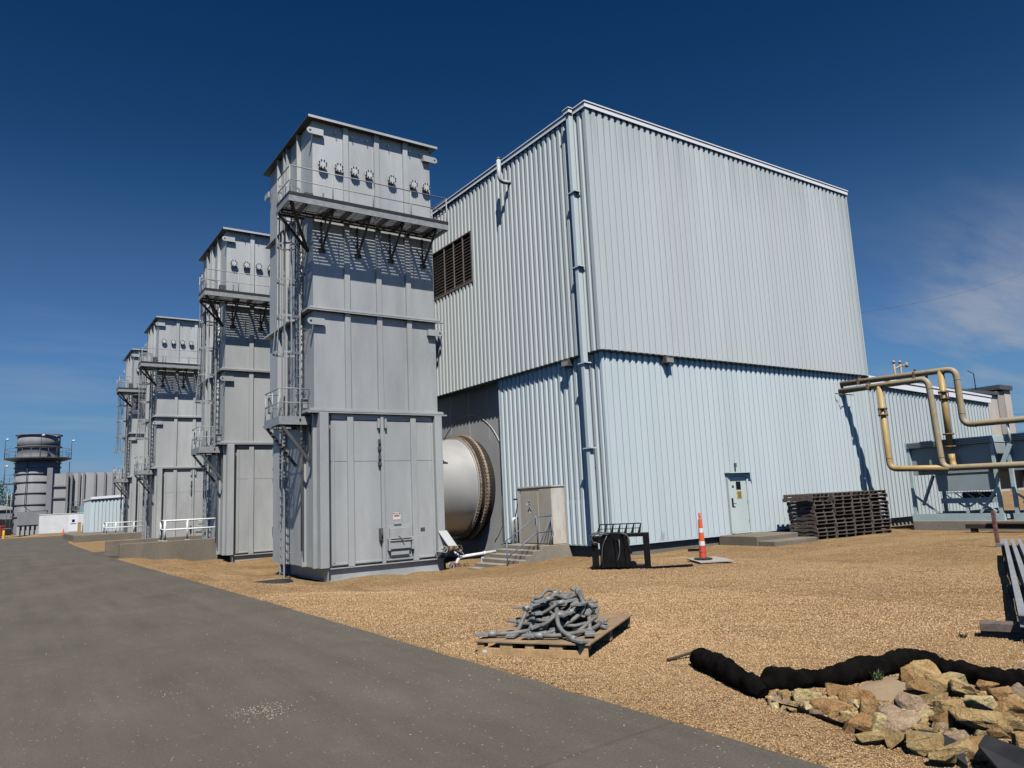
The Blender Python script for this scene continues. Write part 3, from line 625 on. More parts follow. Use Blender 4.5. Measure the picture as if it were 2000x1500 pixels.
# lower section with double doors
mb=TB();mb.box(.16,W+.02,.06,DP,-.25,5.01)
ribs_side(mb,-.25,5.0,.16,-1,(.16,1.32,3.5),.10,.15);ribs_side(mb,-.25,5.0,W+.02,1,(1.32,3.5))
lo=part(mb,'lower_section','tower',t)
mb=TB();mb.box(.12,.43,-.28,.058,-.25,5.0);mb.box(W-.20,W+.10,-.20,.058,.0,5.0);mb.box(.62,W-.22,-.03,.058,4.80,5.0);part(mb,'corner_post','tower',t,.008)
mb=TB();mb.box(2.44,2.56,-.13,.058,-.28,4.98);part(mb,'centre_post','tower',t,.006)
for x0,x1,xr in((.605,2.435,1.29),(2.565,W-.21,3.76)):
    mb=TB();mb.box(x0,x1,-.035,.057,-.18,3.32);mb.box(x0,x1,-.035,.057,3.335,4.78);mb.box(x0+.01,x1-.01,-.02,.058,3.30,3.35)
    mb.box(xr-.11,xr+.11,-.12,-.036,-.27,4.9);mb.box(x0,xr-.112,-.06,-.0355,-.20,-.13);mb.box(xr+.112,x1,-.06,-.0355,-.20,-.13)
    e=x0+.07 if xr<2 else x1-.07; 
    mb.box(e-.03,e+.03,-.075,-.036,-.12,4.7)
    dl=part(mb,'door_leaf','tower',t,.005)
    for z in ((3.95,3.4) if xr<2 else ()):
        m2=TB();m2.box(2.33,2.44,-.16,-.0755,z-.22,z-.1);m2.box(2.35,2.42,-.18,-.0755,z+.0,z+.16);part(m2,'latch','tower_dark',dl)
    if xr<2:
        m2=TB();m2.box(2.32,2.43,-.2,-.0755,.55,.95);m2.tube([(2.37,-.2,.6),(2.37,-.27,.75),(2.37,-.2,.9)],.02,6);part(m2,'lock','tower_dark',dl)
    m2=TB();xx=2.36 if xr<2 else 2.63
    m2.box(xx-.035,xx+.035,-.16,-.04,4.52,4.86);part(m2,'hanger','tower',dl)
    if xr>2:
        m2=TB();m2.box(2.66,3.62,-.055,-.036,-.10,1.02);m2.box(2.72,3.50,-.16,-.056,.60,.93);m2.box(2.72,3.50,-.20,-.056,.20,.50);m2.box(2.75,3.46,-.14,-.056,-.02,.12)
        m2.box(2.66,3.60,-.24,-.2005,.475,.51);m2.box(2.66,3.60,-.21,-.1605,.55,.60);m2.tube([(3.05,-.16,.65),(3.05,-.28,.66),(3.2,-.28,.45)],.018,6)
        for xb in (2.64,3.55): m2.box(xb,xb+.07,-.22,-.056,.15,.58)
        m2.box(2.92,3.2,-.09,-.036,1.05,1.12)
        part(m2,'access_hatch','tower',dl,.006)
        m2=TB();m2.box(2.90,3.19,-.043,-.0362,1.22,1.47);s_=part(m2,'danger_sign','sign',dl)
        m2=TB()
        for z in(1.43,1.375,1.34): m2.box(2.94 if z<1.42 else 2.99,3.15 if z<1.42 else 3.10,-.047,-.0432,z-.012,z+.012)
        part(m2,'sign_print','signred',s_)
        m2=TB();m2.box(2.91,2.955,-.047,-.0432,1.415,1.455);m2.box(3.135,3.18,-.047,-.0432,1.415,1.455);part(m2,'sign_print','signblack',s_)
        m2=TB();m2.box(3.99,4.17,-.045,-.0362,.75,.88);part(m2,'nameplate','tower_dark',dl)
# small side baffle at the front right foot
mb=TB();mb.add([(4.62,-.22,.72),(4.98,-.22,.72),(5.28,-.62,.02),(4.92,-.62,.02),(4.62,-.20,.70),(4.98,-.20,.70),(5.28,-.60,.0),(4.92,-.60,.0)],[(0,1,2,3),(7,6,5,4),(0,4,5,1),(1,5,6,2),(2,6,7,3),(3,7,4,0)])
mb.box(4.5,5.35,-.66,-.15,-.03,-.0);mb.prism([(-.2,-.25),(-.2,.0),(-.6,-.03)],lambda a,b,d:(d,a,b),4.58,4.6);mb.prism([(-.2,-.25),(-.2,.0),(-.6,-.03)],lambda a,b,d:(d,a,b),4.9,4.92)
part(mb,'foot_baffle','tower',t)
# base skid: I beams
mb=TB()
def ibeam(p0,p1,h,w,tt=.03):
    p0=Vector(p0);p1=Vector(p1);u=Vector((0,0,1))
    mb.beam(p0+u*(h/2-tt/2),p1+u*(h/2-tt/2),w,tt);mb.beam(p0-u*(h/2-tt/2),p1-u*(h/2-tt/2),w,tt);mb.beam(p0,p1,tt,h-2*tt)
zb=-.52;ibeam((.40,0,zb),(W+.1,0,zb),.48,.27);ibeam((.40,DP-.1,zb),(W+.1,DP-.1,zb),.48,.42);ibeam((.78,.215,zb),(.78,DP-.315,zb),.47,.3);ibeam((W-.1,.215,zb),(W-.1,DP-.315,zb),.47,.3)
for x in (.5,): mb.box(x-.1,x-.08,-.2,.2,zb-.2,zb+.2)
part(mb,'base_skid','tower',t)
mb=TB();mb.box(.3,W,.25,DP-.3,-.27,-.2505);part(mb,'floor_plate','tower_dark',t)
# ---- platforms
def railing(mb,pts,zd,closed=False,h=1.07,post=1.5):
    P=[Vector((a,b,zd)) for a,b in pts]
    for a,b in zip(P,P[1:]):
        for hh,r in((h,.021),(h*.53,.017)): mb.tube([a+Vector((0,0,hh)),b+Vector((0,0,hh))],r,6)
        n=max(1,round((b-a).length/post))
        for k in range(n): q=a+(b-a)*k/n; mb.tube([q-Vector((0,0,.15)),q+Vector((0,0,h))],.021,6)
    q=P[-1];mb.tube([q-Vector((0,0,.15)),q+Vector((0,0,h))],.021,6)
def grating(mb,x0,x1,y0,y1,z,p=.085,w=.03,h=.035,along='x'):
    if along=='x':
        n=int((y1-y0)/p)
        for i in range(n+1): y=y0+(y1-y0)*i/n; mb.box(x0,x1,y-w/2,y+w/2,z-h,z)
        n=int((x1-x0)/.42)
        for i in range(n+1): x=x0+(x1-x0)*i/n; mb.box(x-.01,x+.01,y0,y1,z-h-.002,z-h+.012)
    else:
        n=int((x1-x0)/p)
        for i in range(n+1): x=x0+(x1-x0)*i/n; mb.box(x-w/2,x+w/2,y0,y1,z-h,z)
zd=12.28
pf=TB();grating(pf,-1.22,4.84,-1.22,-.20,zd,p=.07,w=.032);grating(pf,-1.22,-.28,-.14,.10,zd);up=part(pf,'upper_platform','grating',t)
mb=TB();mb.box(-1.27,4.90,-1.275,-1.235,12.06,12.26);mb.box(-1.275,-1.235,-1.23,.12,12.06,12.26);mb.box(4.865,4.905,-1.23,-.2,12.06,12.26);part(mb,'edge_channel','galv',up)
mb=TB();mb.box(-1.27,4.90,-1.268,-1.245,12.262,12.40);mb.box(-1.268,-1.245,-1.24,.12,12.262,12.40);part(mb,'toe_plate','near_black',up)
mb=TB();mb.box(-1.2,4.86,-.20,-.14,12.02,12.235);mb.box(-1.2,-.27,.1,.16,12.02,12.235)
for x in(-.6,.3,1.0,1.76,2.4,3.0,3.7,4.35): mb.box(x-.035,x+.035,-1.23,-.205,12.06,12.235)
part(mb,'deck_beams','tower_dark',up)
mb=TB();railing(mb,[(-1.22,.12),(-1.22,-1.22),(4.86,-1.22),(4.86,-.05)],zd,post=1.55);part(mb,'railing','galv',up)
for x in(.32,1.70,3.02,4.40):
    mb=TB();mb.beam((x+.02,-1.18,12.06),(x,-.04,10.95),.065,.065);mb.beam((x,-1.2,12.02),(x,-.30,12.02),.07,.08);mb.beam((x-.02,-.05,10.9),(x-.02,-.05,12.0),.05,.06);mb.box(x-.12,x+.12,-.06,0,10.85,11.0);mb.beam((x+.02,-1.15,12.0),(x-.42,-.28,12.05),.05,.05);part(mb,'bracket','near_black',up)  # near-black brackets: shade under the deck put into their colour
mb=TB();mb.beam((-1.18,-1.2,12.05),(-.02,.5,11.0),.09,.09);mb.beam((-1.18,.1,12.05),(-.02,.5,11.0),.08,.08);part(mb,'bracket','near_black',up)
# small equipment on the deck
mb=TB();mb.box(-.35,-.05,-.2,.02,12.3,12.95);part(mb,'junction_box','tower_dark',up);mb=TB();mb.tube([(.25,-.4,12.3),(.25,-.4,12.95)],.03,6);mb.box(.18,.32,-.46,-.34,12.42,12.55);part(mb,'junction_box','tower_dark',up)
# mid platform on the left face
zm=4.86;mx0,my0,my1=-1.02,.5,2.2
pf=TB();grating(pf,mx0+.03,.12,my0+.03,my1-.03,zm,along='x');mp=part(pf,'mid_platform','grating',t)
mb=TB();mb.box(mx0-.03,.14,my0-.03,my0+.01,zm-.2,zm+.09);mb.box(mx0-.03,mx0+.01,my0+.012,my1,zm-.2,zm+.09);mb.box(mx0-.03,.14,my1,my1+.04,zm-.2,zm+.09);part(mb,'edge_channel','galv',mp)
mb=TB();railing(mb,[(.08,my0),(mx0,my0),(mx0,my1),(-.55,my1)],zm,post=.9);part(mb,'railing','galv',mp)
mb=TB();mb.beam((mx0+.05,my0+.05,zm-.18),(.1,my0+.05,3.30),.08,.1);mb.beam((.05,my0+.05,3.2),(.05,my0+.05,zm-.2),.06,.08);part(mb,'bracket','tower_dark',mp);mb=TB();mb.beam((mx0+.05,my1-.05,zm-.18),(.1,my1-.05,3.30),.08,.1);mb.box(mx0,.1,1.3,1.38,zm-.19,zm-.05);part(mb,'bracket','tower_dark',mp)
mb=TB();mb.box(-.16,.0,.62,.95,zm+.3,zm+.75);part(mb,'junction_box','galv',mp);mb=TB();mb.box(-.95,-.85,1.9,2.15,zm+.35,zm+.95);part(mb,'junction_box','galv',mp)
def ladder(x,y0,y1,z0,z1,name):
    mb=TB();mb.box(x-.03,x+.03,y0-.012,y0+.012,z0,z1);mb.box(x-.03,x+.03,y1-.012,y1+.012,z0,z1)
    n=int((z1-z0)/.3)
    for i in range(1,n): z=z0+i*.3; mb.tube([(x,y0,z),(x,y1,z)],.014,5)
    z=z0+1.0
    while z<z1-.3:
        for y in(y0,y1): mb.beam((x,y,z),(.02,y,z),.05,.012)
        z+=2.2
    return part(mb,name,'galv',t)
ladder(-.32,2.25,2.70,-.78,zm+1.05,'lower_ladder')
ld=ladder(-.34,.42,.88,zm,zd+1.05,'upper_ladder')
mb=TB();cx_,cy_,rr=-.34,.65,.40
H=[zm+2.3+i*1.32 for i in range(5)]+[zd-.05,zd+1.0]
for i,z in enumerate(H):
    r_=rr+(.12 if i==0 else 0); pts=[(cx_-.02,cy_-.26)]+[(cx_-.36-r_*math.cos(a),cy_+ (rr+(.05 if i==0 else 0))*math.sin(a)) for a in np.linspace(-PI/2,PI/2,13)]+[(cx_-.02,cy_+.26)]
    n=len(pts);mb.add([(a,b,z-.035) for a,b in pts]+[(a,b,z+.035) for a,b in pts],[(k,k+1,n+k+1,n+k) for k in range(n-1)])
    pin=[(a+(cx_-.3-a)*.025,b+(cy_-b)*.025) for a,b in pts];mb.add([(a,b,z-.035) for a,b in pin]+[(a,b,z+.035) for a,b in pin],[(n+k,n+k+1,k+1,k) for k in range(n-1)])
for a in np.linspace(-PI/2,PI/2,7):
    pts=[(cx_-.36-(rr+(.12 if i==0 else 0))*math.cos(a),cy_+(rr+(.05 if i==0 else 0))*math.sin(a),z) for i,z in enumerate(H)]
    for p0,p1 in zip(pts,pts[1:]): mb.beam(p0,p1,.045,.012,up=(math.cos(a)+.01,math.sin(a),0))
part(mb,'cage','galv',ld)
# conduit run on left face
mb=TB()
for y,x in((1.05,-.06),(1.15,-.06)): mb.tube([(x,y,.3),(x,y,12.2)],.02,6)
part(mb,'conduit','tower',t)
# copies, further along the road
labs=['second grey panelled steel tower, partly behind the largest tower','third grey panelled steel tower behind the concrete wall with white railing','farthest and smallest grey panelled steel tower, mostly hidden behind the third']
for (yy_,lb) in zip((37.45,57.1,69.3),labs):
    c=copy_tree(tower);c.location=(TX,yy_,0);c['label']=lb
# ------------------------------------------------------------------ duct
YC,ZC=27.5,2.35
du=thing('round_duct','large round pale metal duct with rusty bolted ring between tower and building','duct',(15,YC,ZC))
mb=MB();mb.lathe([(2.03,13.55),(2.03,15.74)],(0,YC,ZC),'x',72);mb.lathe([(2.05,13.62),(2.14,13.62),(2.14,13.66),(2.05,13.66)],(0,YC,ZC),'x',72);mb.build('shell',MAT['duct'],du)
mb=MB();mb.lathe([(2.0,15.745),(2.11,15.745),(2.11,15.78),(2.0,15.78)],(0,YC,ZC),'x',72,False);mb.build('shell_rim',MAT['duct'],du)
mb=MB()
for r0,x0,x1 in((2.17,15.80,15.84),(2.24,16.08,16.16)): mb.lathe([(2.0,x0),(r0,x0),(r0,x1),(2.0,x1)],(0,YC,ZC),'x',72,False)
for k in range(96):
    a=2*PI*k/96
    for x0,x1,r in((15.77,15.88,2.13),(16.03,16.22,2.2)):
        y,z=YC+r*math.cos(a),ZC+r*math.sin(a);mb.cyl((x0,y,z),(x1,y,z),.026,5)
mb.build('bolted_ring',MAT['ringtan'],du)
mb=MB();pr=[(2.05+.05*math.sin(i*1.3),15.84+.24*i/8) for i in range(9)];mb.lathe(pr,(0,YC,ZC),'x',72);mb.build('expansion_sleeve',MAT['soot'],du)
mb=MB();mb.lathe([(2.05,16.16),(2.05,16.56)],(0,YC,ZC),'x',72);mb.build('sleeve',MAT['soot'],du)
mb=MB();mb.prism([(YC-.09+.2,ZC+2.02),(YC+.09+.2,ZC+2.02),(YC+.09+.2,ZC+2.22),(YC+.2,ZC+2.28),(YC-.09+.2,ZC+2.22)],lambda a,b,d:(d,a,b),14.0,14.05);mb.build('lifting_lug',MAT['tower'],du)
# ================================================================== NEARER OBJECTS
ORD=['bottom','second','third','fourth','fifth','sixth','seventh','eighth','ninth','tenth','eleventh','twelfth']
# valve manifold at tower foot
Yv=23.85; q=lambda u,v:onY(u,v,Yv)
vm=thing('valve_manifold','rusty valve cluster with handwheels on pale pipe at foot of largest tower','valves',q(892,1117))
mb=MB();mb.tube([q(899,1088),q(975,1076)],.062,10);mb.tube(fillet([q(906,1087),q(897,1089),q(892,1098),q(892,1117)],.15,5),.06,10);mb.tube([q(893,1070),q(907,1086)],.045,8);mb.tube([q(886,1076),q(900,1089)],.045,8)
mb.cyl(q(944,1081),q(948,1080.5),.085,10);mb.box(*[c for a in zip(q(940,1083),(q(943,1083)[0]+.06,Yv+.06,q(943,1098)[2])) for c in a])
mb.build('pipe',MAT['reflective'],vm)
mb=MB()
for a,b,r in(((868,1073),(874,1073),.10),((876,1072),(884,1072),.11),((886,1071),(891,1071),.10),((888,1105),(898,1106),.11),((880,1105),(886,1105),.09)):
    mb.cyl(q(*a),q(*b),r,12)
mb.cyl(q(892,1099),q(892,1103),.11,12);mb.cyl(q(891,1112),q(891,1119),.09,12);mb.build('valve_body',MAT['rust'],vm)
for k,(u,v) in enumerate(((864,1073),(893,1071),(877,1104),(906,1105))):
    c=Vector(q(u,v));c.y-=.16;mb=MB();r=.115
    mb.tube([c+Vector((math.cos(a)*r,0.02*math.sin(a),math.sin(a)*r)) for a in np.linspace(0,2*PI,17)[:-1]],.016,6,closed=True)
    for a in(.3,.3+PI/3*2,.3+PI/3*4): mb.tube([c,c+Vector((math.cos(a)*r,0,math.sin(a)*r))],.012,5)
    mb.tube([c-Vector((0,.02,0)),c+Vector((0,.16,0))],.016,6);mb.build('handwheel',MAT['rust'] if k in(1,3) else MAT['galv'],vm)
# skid attachment
C0=Vector(onG(1214,1111));e1=Vector((.70,-.714,0));e2=Vector((.714,.70,0))
F=lambda a,b,c:C0+e1*a+e2*b+Vector((0,0,c))
fa=thing('fork_attachment','black hydraulic loader attachment with top grille standing on gravel by building corner','loader attachment',C0)
def obox(mb,a0,a1,b0,b1,c0,c1):
    mb.add([F(a,b,c) for c in(c0,c1) for b in(b0,b1) for a in(a0,a1)],[(0,2,3,1),(4,5,7,6),(0,1,5,4),(2,6,7,3),(0,4,6,2),(1,3,7,5)])
mb=MB();obox(mb,-.72,-.56,-.1,.1,.0,.66);obox(mb,.59,.745,-.12,.06,-.04,.89);obox(mb,-.44,.745,-.02,.12,.79,.885);obox(mb,-.76,.74,-.1,.16,-.03,.10);obox(mb,-.72,-.44,-.05,.1,.66,.84)
mb.build('main_frame',MAT['blackpaint'],fa,.012)
mb=MB();pr=[(-.52,.06),(.26,.06),(.235,.45),(.20,.78),(.12,.90),(-.1,.915),(-.40,.90),(-.47,.80),(-.50,.45)];mb.prism(pr,lambda a,b,d:F(a,d,b),-.16,.22)
for a in(-.46,-.08,.16): mb.prism([(a-.025,.05),(a+.06,.05),(a+.05,.4),(a+.0,.83),(a-.05,.83),(a-.03,.4)],lambda x,z,d:F(x,d,z),-.23,-.161)
mb.build('hitch_plate',MAT['blackpaint'],fa,.01)
mb=MB();gb=lambda c:.10+.25*(c-.88)
mb.tube([F(-.50,.16,1.115),F(.55,.16,1.115)],.014,6);mb.tube([F(-.52,.13,1.0),F(.55,.13,1.0)],.009,6)
for i in range(7):
    a=-.5+i*1.05/6; mb.prism([(a-.045,.87),(a+.035,.87),(a+.022,1.12),(a-.004,1.12)],lambda x,z,d:F(x-(.05 if z<.9 else 0),d+gb(z)*.6,z),.03,.06)
mb.build('grille',MAT['blackpaint'],fa)
mb=MB()
mb.tube(fillet([F(-.2,-.2,.91),F(-.55,-.2,.95),F(-.76,-.17,.86),F(-.74,-.15,.70),F(-.55,-.18,.68)],.15,5),.017,6);mb.tube(fillet([F(-.25,-.2,.88),F(-.60,-.2,.90),F(-.72,-.2,.80),F(-.62,-.2,.62)],.12,5),.017,6)
mb.tube(fillet([F(.05,-.2,.90),F(.2,-.2,.86),F(.25,-.18,.7),F(.22,-.16,.45)],.1,5),.017,6);mb.tube(fillet([F(-.3,-.24,.85),F(-.43,-.25,.6),F(-.46,-.24,.3),F(-.5,-.2,.15)],.2,5),.014,6);mb.tube(fillet([F(0,-.25,.75),F(0,-.26,.4),F(-.1,-.24,.15)],.2,5),.014,6)
mb.build('hydraulic_hoses',MAT['tower_dark'],fa)
mb=MB();mb.cyl(F(-.05,-.25,.80),F(-.05,-.165,.80),.09,14);mb.build('fitting',MAT['blackpaint'],fa);mb=MB();mb.cyl(F(.30,-.12,.10),F(.30,.1,.10),.09,14);mb.build('fitting',MAT['blackpaint'],fa);mb=MB();mb.cyl(F(-.54,-.2,.72),F(-.46,-.2,.70),.035,8);mb.build('fitting',MAT['blackpaint'],fa);mb=MB();mb.box(*[c for a in zip(F(.21,-.2,.38),F(.29,-.1,.46)) for c in a]);mb.build('fitting',MAT['blackpaint'],fa)
mb=MB();p0=Vector(onG(1271,1111));p1=Vector(onG(1352,1106));mb.beam(p0+Vector((0,0,.03)),p1+Vector((0,0,.03)),.11,.05);mb.build('fork_tine',MAT['blackpaint'],fa)
mb=MB();p0=Vector(onG(1344,1077));p1=Vector(onG(1369,1076));mb.beam(p0+Vector((0,0,.04)),p1+Vector((0,0,.04)),.10,.08);tag(mb.build('steel_bar',MAT['blackpaint']),'short black steel bar lying on gravel behind the traffic cone','bar')
# board and cone
bc=[onG(1341.5,1096),onG(1398,1091.5),onG(1435,1100.5),onG(1368,1103)]
zb=max(gs(p[0],p[1]) for p in bc)
mb=MB();mb.add([(a,b,zb+.02+.03*(i==0)) for i,(a,b,_) in enumerate(bc)]+[(a,b,zb+.045+.03*(i==0)) for i,(a,b,_) in enumerate(bc)],[(0,1,2,3),(4,5,6,7),(0,1,5,4),(1,2,6,5),(2,3,7,6),(3,0,4,7)])
tag(mb.build('board',MAT['farwall2']),'grey flat board lying under the traffic cone','board')
cx,cy,_=onG(1374,1098);zc=zb+.047
cn=thing('traffic_cone','tall slim orange traffic cone with two white bands standing on a grey board','traffic cone',(cx,cy,zc))
rad=lambda c:.100-.05*c/1.05
mb=MB();mb.lathe([(.0,0.),(.24,0),(.24,.045),(.20,.06),(.1,.062)],(cx,cy,zc),'z',8,False);mb.build('base',MAT['black'],cn)
def band(n,c0,c1,mt,e=0): mb=MB();mb.lathe([(rad(c0)+e,c0),(rad(c1)+e,c1)],(cx,cy,zc),'z',24);mb.build(n,MAT[mt],cn)
band('lower_sleeve',.06,.375,'redplastic');band('reflective_band',.375,.49,'reflective',.003);band('middle_sleeve',.49,.714,'orange');band('reflective_band',.714,.83,'reflective',.003);band('upper_sleeve',.83,1.054,'orange')
mb=MB();mb.lathe([(rad(.21)+.004,.205),(rad(.21)+.008,.21),(rad(.22)+.004,.22)],(cx,cy,zc),'z',24);mb.lathe([(.05,1.054),(.03,1.07),(.027,1.12),(.035,1.23),(.0,1.235)],(cx,cy,zc),'z',16);mb.build('handle',MAT['redplastic'],cn)
# ---- near pallet with cables
A=Vector(onG(945.5,1275.5));B=Vector(onG(1149.5,1289));z0=max(gs(A.x,A.y),gs(B.x,B.y),gs(A.x+1,A.y+1))+.0
e1=(B-A);e1.z=0;PW=e1.length;e1.normalize();e1=Matrix.Rotation(math.radians(7),3,'Z')@e1;A=B-e1*PW;e2=Vector((-e1.y,e1.x,0));PD=2.0
F=lambda a,b,c:Vector((A.x,A.y,z0))+e1*a+e2*b+Vector((0,0,c))
pl=thing('wood_pallet','fresh brown wooden pallet with plywood deck on gravel under grey cables','pallet',(A.x,A.y,z0))
fr=(0,.066,.214,.33,.446,.524,.664,.78,.92,1.)
mb=MB()
obox(mb,0,PW,0,.022,.0,.088)
for k in range(5):
    for b in(0.0,PD/2-.06,PD-.12): obox(mb,fr[2*k]*PW,fr[2*k+1]*PW,b,b+.12,.088,.145)
for b in(PD/2-.06,PD-.12): obox(mb,0,PW,b,b+.1,.02,.087)
mb.build('frame',MAT['wood_new'],pl,.003)
mb=MB();obox(mb,-.02,PW+.03,-.02,PD,.146,.166);mb.build('deck',MAT['plywood'],pl,.003)
mb=MB();obox(mb,.07,.12,-.003,.0,.035,.065);mb.build('painted_mark',MAT['reflective'],pl)
rr=random.Random(4)
def lug(F_,p,dirv,mb,s=1.):
    d=Vector(dirv).normalized();mb.tube([p-d*.05,p+d*.05],.029*s,8);q1=p+d*.05;mb.beam(q1-d*.01,q1+d*.15,.085*s,.022,up=(0,0,1) if abs(d.z)<.9 else (1,0,0))
ca,cb=PW*.54,.80
for i in range(30):
    t=i/29; R1=rr.uniform(.28,.46)*(1-.35*t);R2=rr.uniform(.34,.56)*(1-.35*t);a0=rr.uniform(0,2*PI);sp=rr.uniform(3.3,5.4);ox,oy=rr.uniform(-.10,.10),rr.uniform(-.12,.12);zz=.195+.25*t;tl1,tl2=rr.uniform(-.13,.13),rr.uniform(-.13,.13);pts=[]
    for k in range(26):
        a=a0+sp*k/25;w_=1+.10*math.sin(3*a+i)
        x=ca+ox+R1*w_*math.cos(a);y=cb+oy+R2*w_*math.sin(a);z=zz+tl1*math.cos(a)+tl2*math.sin(a)+.03*math.sin(5*a+i)
        pts.append(F(min(max(x,.10),PW-.02),min(max(y,.12),PD-.1),max(.197,z)))
    c=thing('cable','thick grey flexible cable with metal end lugs piled on plywood pallet','cable',F(ca,cb,.166),'grey cables piled on the pallet')
    mb=MB();mb.tube(pts,.022,9);mb.build('sheath',MAT['cable'],c)
    for p,d in((pts[0],pts[0]-pts[2]),(pts[-1],pts[-1]-pts[-3])):
        mb=MB();d=Vector(d);d.z*=.3;lug(F,p,d,mb);mb.build('end_lug',MAT['lug'],c)
spec=[([(.42,.55,.45),(.36,.45,.26),(.36,.30,.205)],),([(.55,.6,.5),(.50,.42,.27),(.56,.28,.205)],),([(.95,.9,.6),(1.15,.55,.42),(.80,.36,.22),(.70,.26,.20)],),([(.8,.5,.5),(.9,.22,.28),(1.12,.07,.20)],),([(.55,.35,.23),(.32,.22,.21),(.12,.16,.21)],),([(.35,.8,.42),(.75,.75,.58),(1.1,.8,.42),(1.2,.45,.22)],),([(.3,1.0,.28),(.55,1.05,.46),(.95,1.0,.46)],),([(1.18,1.0,.22),(1.22,.55,.22),(.95,.16,.21),(.7,.14,.21)],)]
for (pp,) in spec:
    pts=fillet([F(a*PW/1.3,b,c) for a,b,c in pp],.3,7);c=thing('cable','thick grey flexible cable with metal end lugs piled on plywood pallet','cable',F(ca,cb,.166),'grey cables piled on the pallet')
    mb=MB();mb.tube(pts,.026,9);mb.build('sheath',MAT['cable'],c)
    for p,d in((pts[0],pts[0]-pts[1]),(pts[-1],pts[-1]-pts[-2])):
        d=Vector(d);d.z*=.15;mb=MB();lug(F,p,d,mb,1.3);mb.build('end_lug',MAT['lug'],c)
# ---- stacked dark pallets
def pallet_mesh():
    mb=MB();w,d=1.02,1.22
    for x in(0.,w/2-.02,w-.04):
        # notched stringer
        mb.prism([(0,.016),(.14,.016),(.18,.042),(.40,.042),(.44,.016),(.78,.016),(.82,.042),(1.04,.042),(1.08,.016),(d,.016),(d,.118),(0,.118)],lambda a,b,dd:(dd,a,b),x,x+.04)
    for i in range(7):
        y=i*(d-.10)/6; mb.box(0,w,y,y+.09,.119,.136)
    for y in(0,d/2-.05,d-.1): mb.box(0,w,y,y+.1,0,.0155)
    return mb
pm=pallet_mesh();first=None
S0=Vector((24.35,16.28));hx=Vector((.995,-.10));names=['leftmost','second','third','rightmost']
rr=random.Random(11)
for sidx in range(4):
    nlev=12
    for lv_ in range(nlev):
        if first is None: o=pm.build('stacked_pallet',MAT['wood_old'],None,local=True);first=o
        else: o=first.copy();COL.objects.link(o)
        p=S0+hx*(sidx*1.05)+Vector((rr.uniform(-.02,.02),rr.uniform(-.03,.03)))
        if sidx==0 and lv_>=10: p+=Vector((-.10,.02))
        o.location=(p.x,p.y,gs(24.8,16.6)-.02+lv_*.1385-sidx*.0);o.rotation_euler=(rr.uniform(-.004,.004),rr.uniform(-.006,.006),-.10+rr.uniform(-.025,.025)+(.10 if sidx==0 and lv_>=10 else 0))
        tag(o,'weathered dark wooden pallet, %s from ground in %s stack by white door'%(ORD[lv_] if lv_ else 'lowest',names[sidx]),'pallet','dark pallets stacked by the wall')
# ---- pad, coolers, pipework
zp=.16
mb=MB();mb.box(30.15,34.5,2.0,15.85,-.8,zp);tag(mb.build('concrete_pad',MAT['concrete'],None,.02),'long low concrete pad carrying the teal cooler boxes','pad')
def cooler(y1,label):
    y0=y1-3.25;X=30.45
    o=thing('cooler_box',label,'cooler',(X,(y0+y1)/2,zp),'teal cooler boxes on the concrete pad')
    mb=MB();mb.box(X,X+2.6,y0,y1-.1,1.95,3.03);mb.prism([(y0+.12,1.949),(y1-.95,1.949),(y1-1.0,1.28),(y0+.2,1.28)],lambda a,b,d:(d,a,b),X+.03,X+2.5);mb.build('box',MAT['bluegrey'],o,.01)
    mb=MB();mb.box(X-.17,X+2.7,y0-.02,y1,3.032,3.28)
    mb.build('top_band',MAT['teal'],o,.008)
    mb=MB();n=44
    for r_ in range(3):
        for i in range(n):
            yy_=y0+.06+(y1-y0-.12)*(i+.5*(r_%2))/n; z=3.06+r_*.065; mb.box(X-.178,X-.1705,yy_-.024,yy_+.024,z,z+.042)
    mb.build('band_perforation',MAT['near_black'],o)
    mb=MB()
    for yy_ in(y0+.05,y1-.07):
        for xx in(X-.06,X+2.4): mb.box(xx-.06,xx+.06,yy_-.06,yy_+.06,zp+.26,1.95 if xx>X else 3.03)
    mb.box(X-.14,X+.02,y0-.05,y1+.05,zp+.002,zp+.26);mb.box(X+2.3,X+2.5,y0-.05,y1+.05,zp+.002,zp+.26)
    for yy_ in(y0+.05,y1-.15): mb.box(X+.015,X+2.305,yy_,yy_+.1,zp+.05,zp+.2)
    xb=X-.06
    mb.beam((xb,y1-.1,1.15),(xb,y1-.95,zp+.28),.07,.07);mb.beam((xb+.15,y1-.85,1.9),(xb+.5,y1-.15,.75),.09,.09);mb.beam((xb,y0+.08,1.35),(xb,y0+.75,zp+.28),.09,.09)
    mb.build('support_frame',MAT['teal'],o);mb=MB()
    mb.box(X+.25,X+.4,y0+.2,y1-.95,.80,1.0);mb.box(X+.25,X+.4,(y0+y1)/2-.3,(y0+y1)/2-.2,zp+.26,.80);mb.beam((X+.3,y0+.95,.8),(X+.3,y0+.35,.45),.08,.08);mb.beam((X+.3,(y0+y1)/2-.55,.8),(X+.3,(y0+y1)/2-.25,.62),.06,.06);mb.beam((X+.3,(y0+y1)/2+.05,.8),(X+.3,(y0+y1)/2-.25,.62),.06,.06)
    mb.box(X+.3,X+.36,y0+.3,y1-1.05,1.19,1.22)
    for k in range(5): mb.beam((X+.33,y1-1.05-k*.42,1.2),(X+.33,y1-1.3-k*.42,1.0),.035,.035)
    mb.build('motor_frame',MAT['teal'],o)
    mb=MB();mb.cyl((X+.5,y0+1.55,1.10),(X+.5,y0+1.05,1.10),.13,14);mb.cyl((X+.5,y0+.9,1.10),(X+.5,y0+.45,1.10),.12,14);mb.box(X+.38,X+.62,y0+1.0,y0+1.1,1.0,1.22);mb.build('motor',MAT['black'],o)
    return o
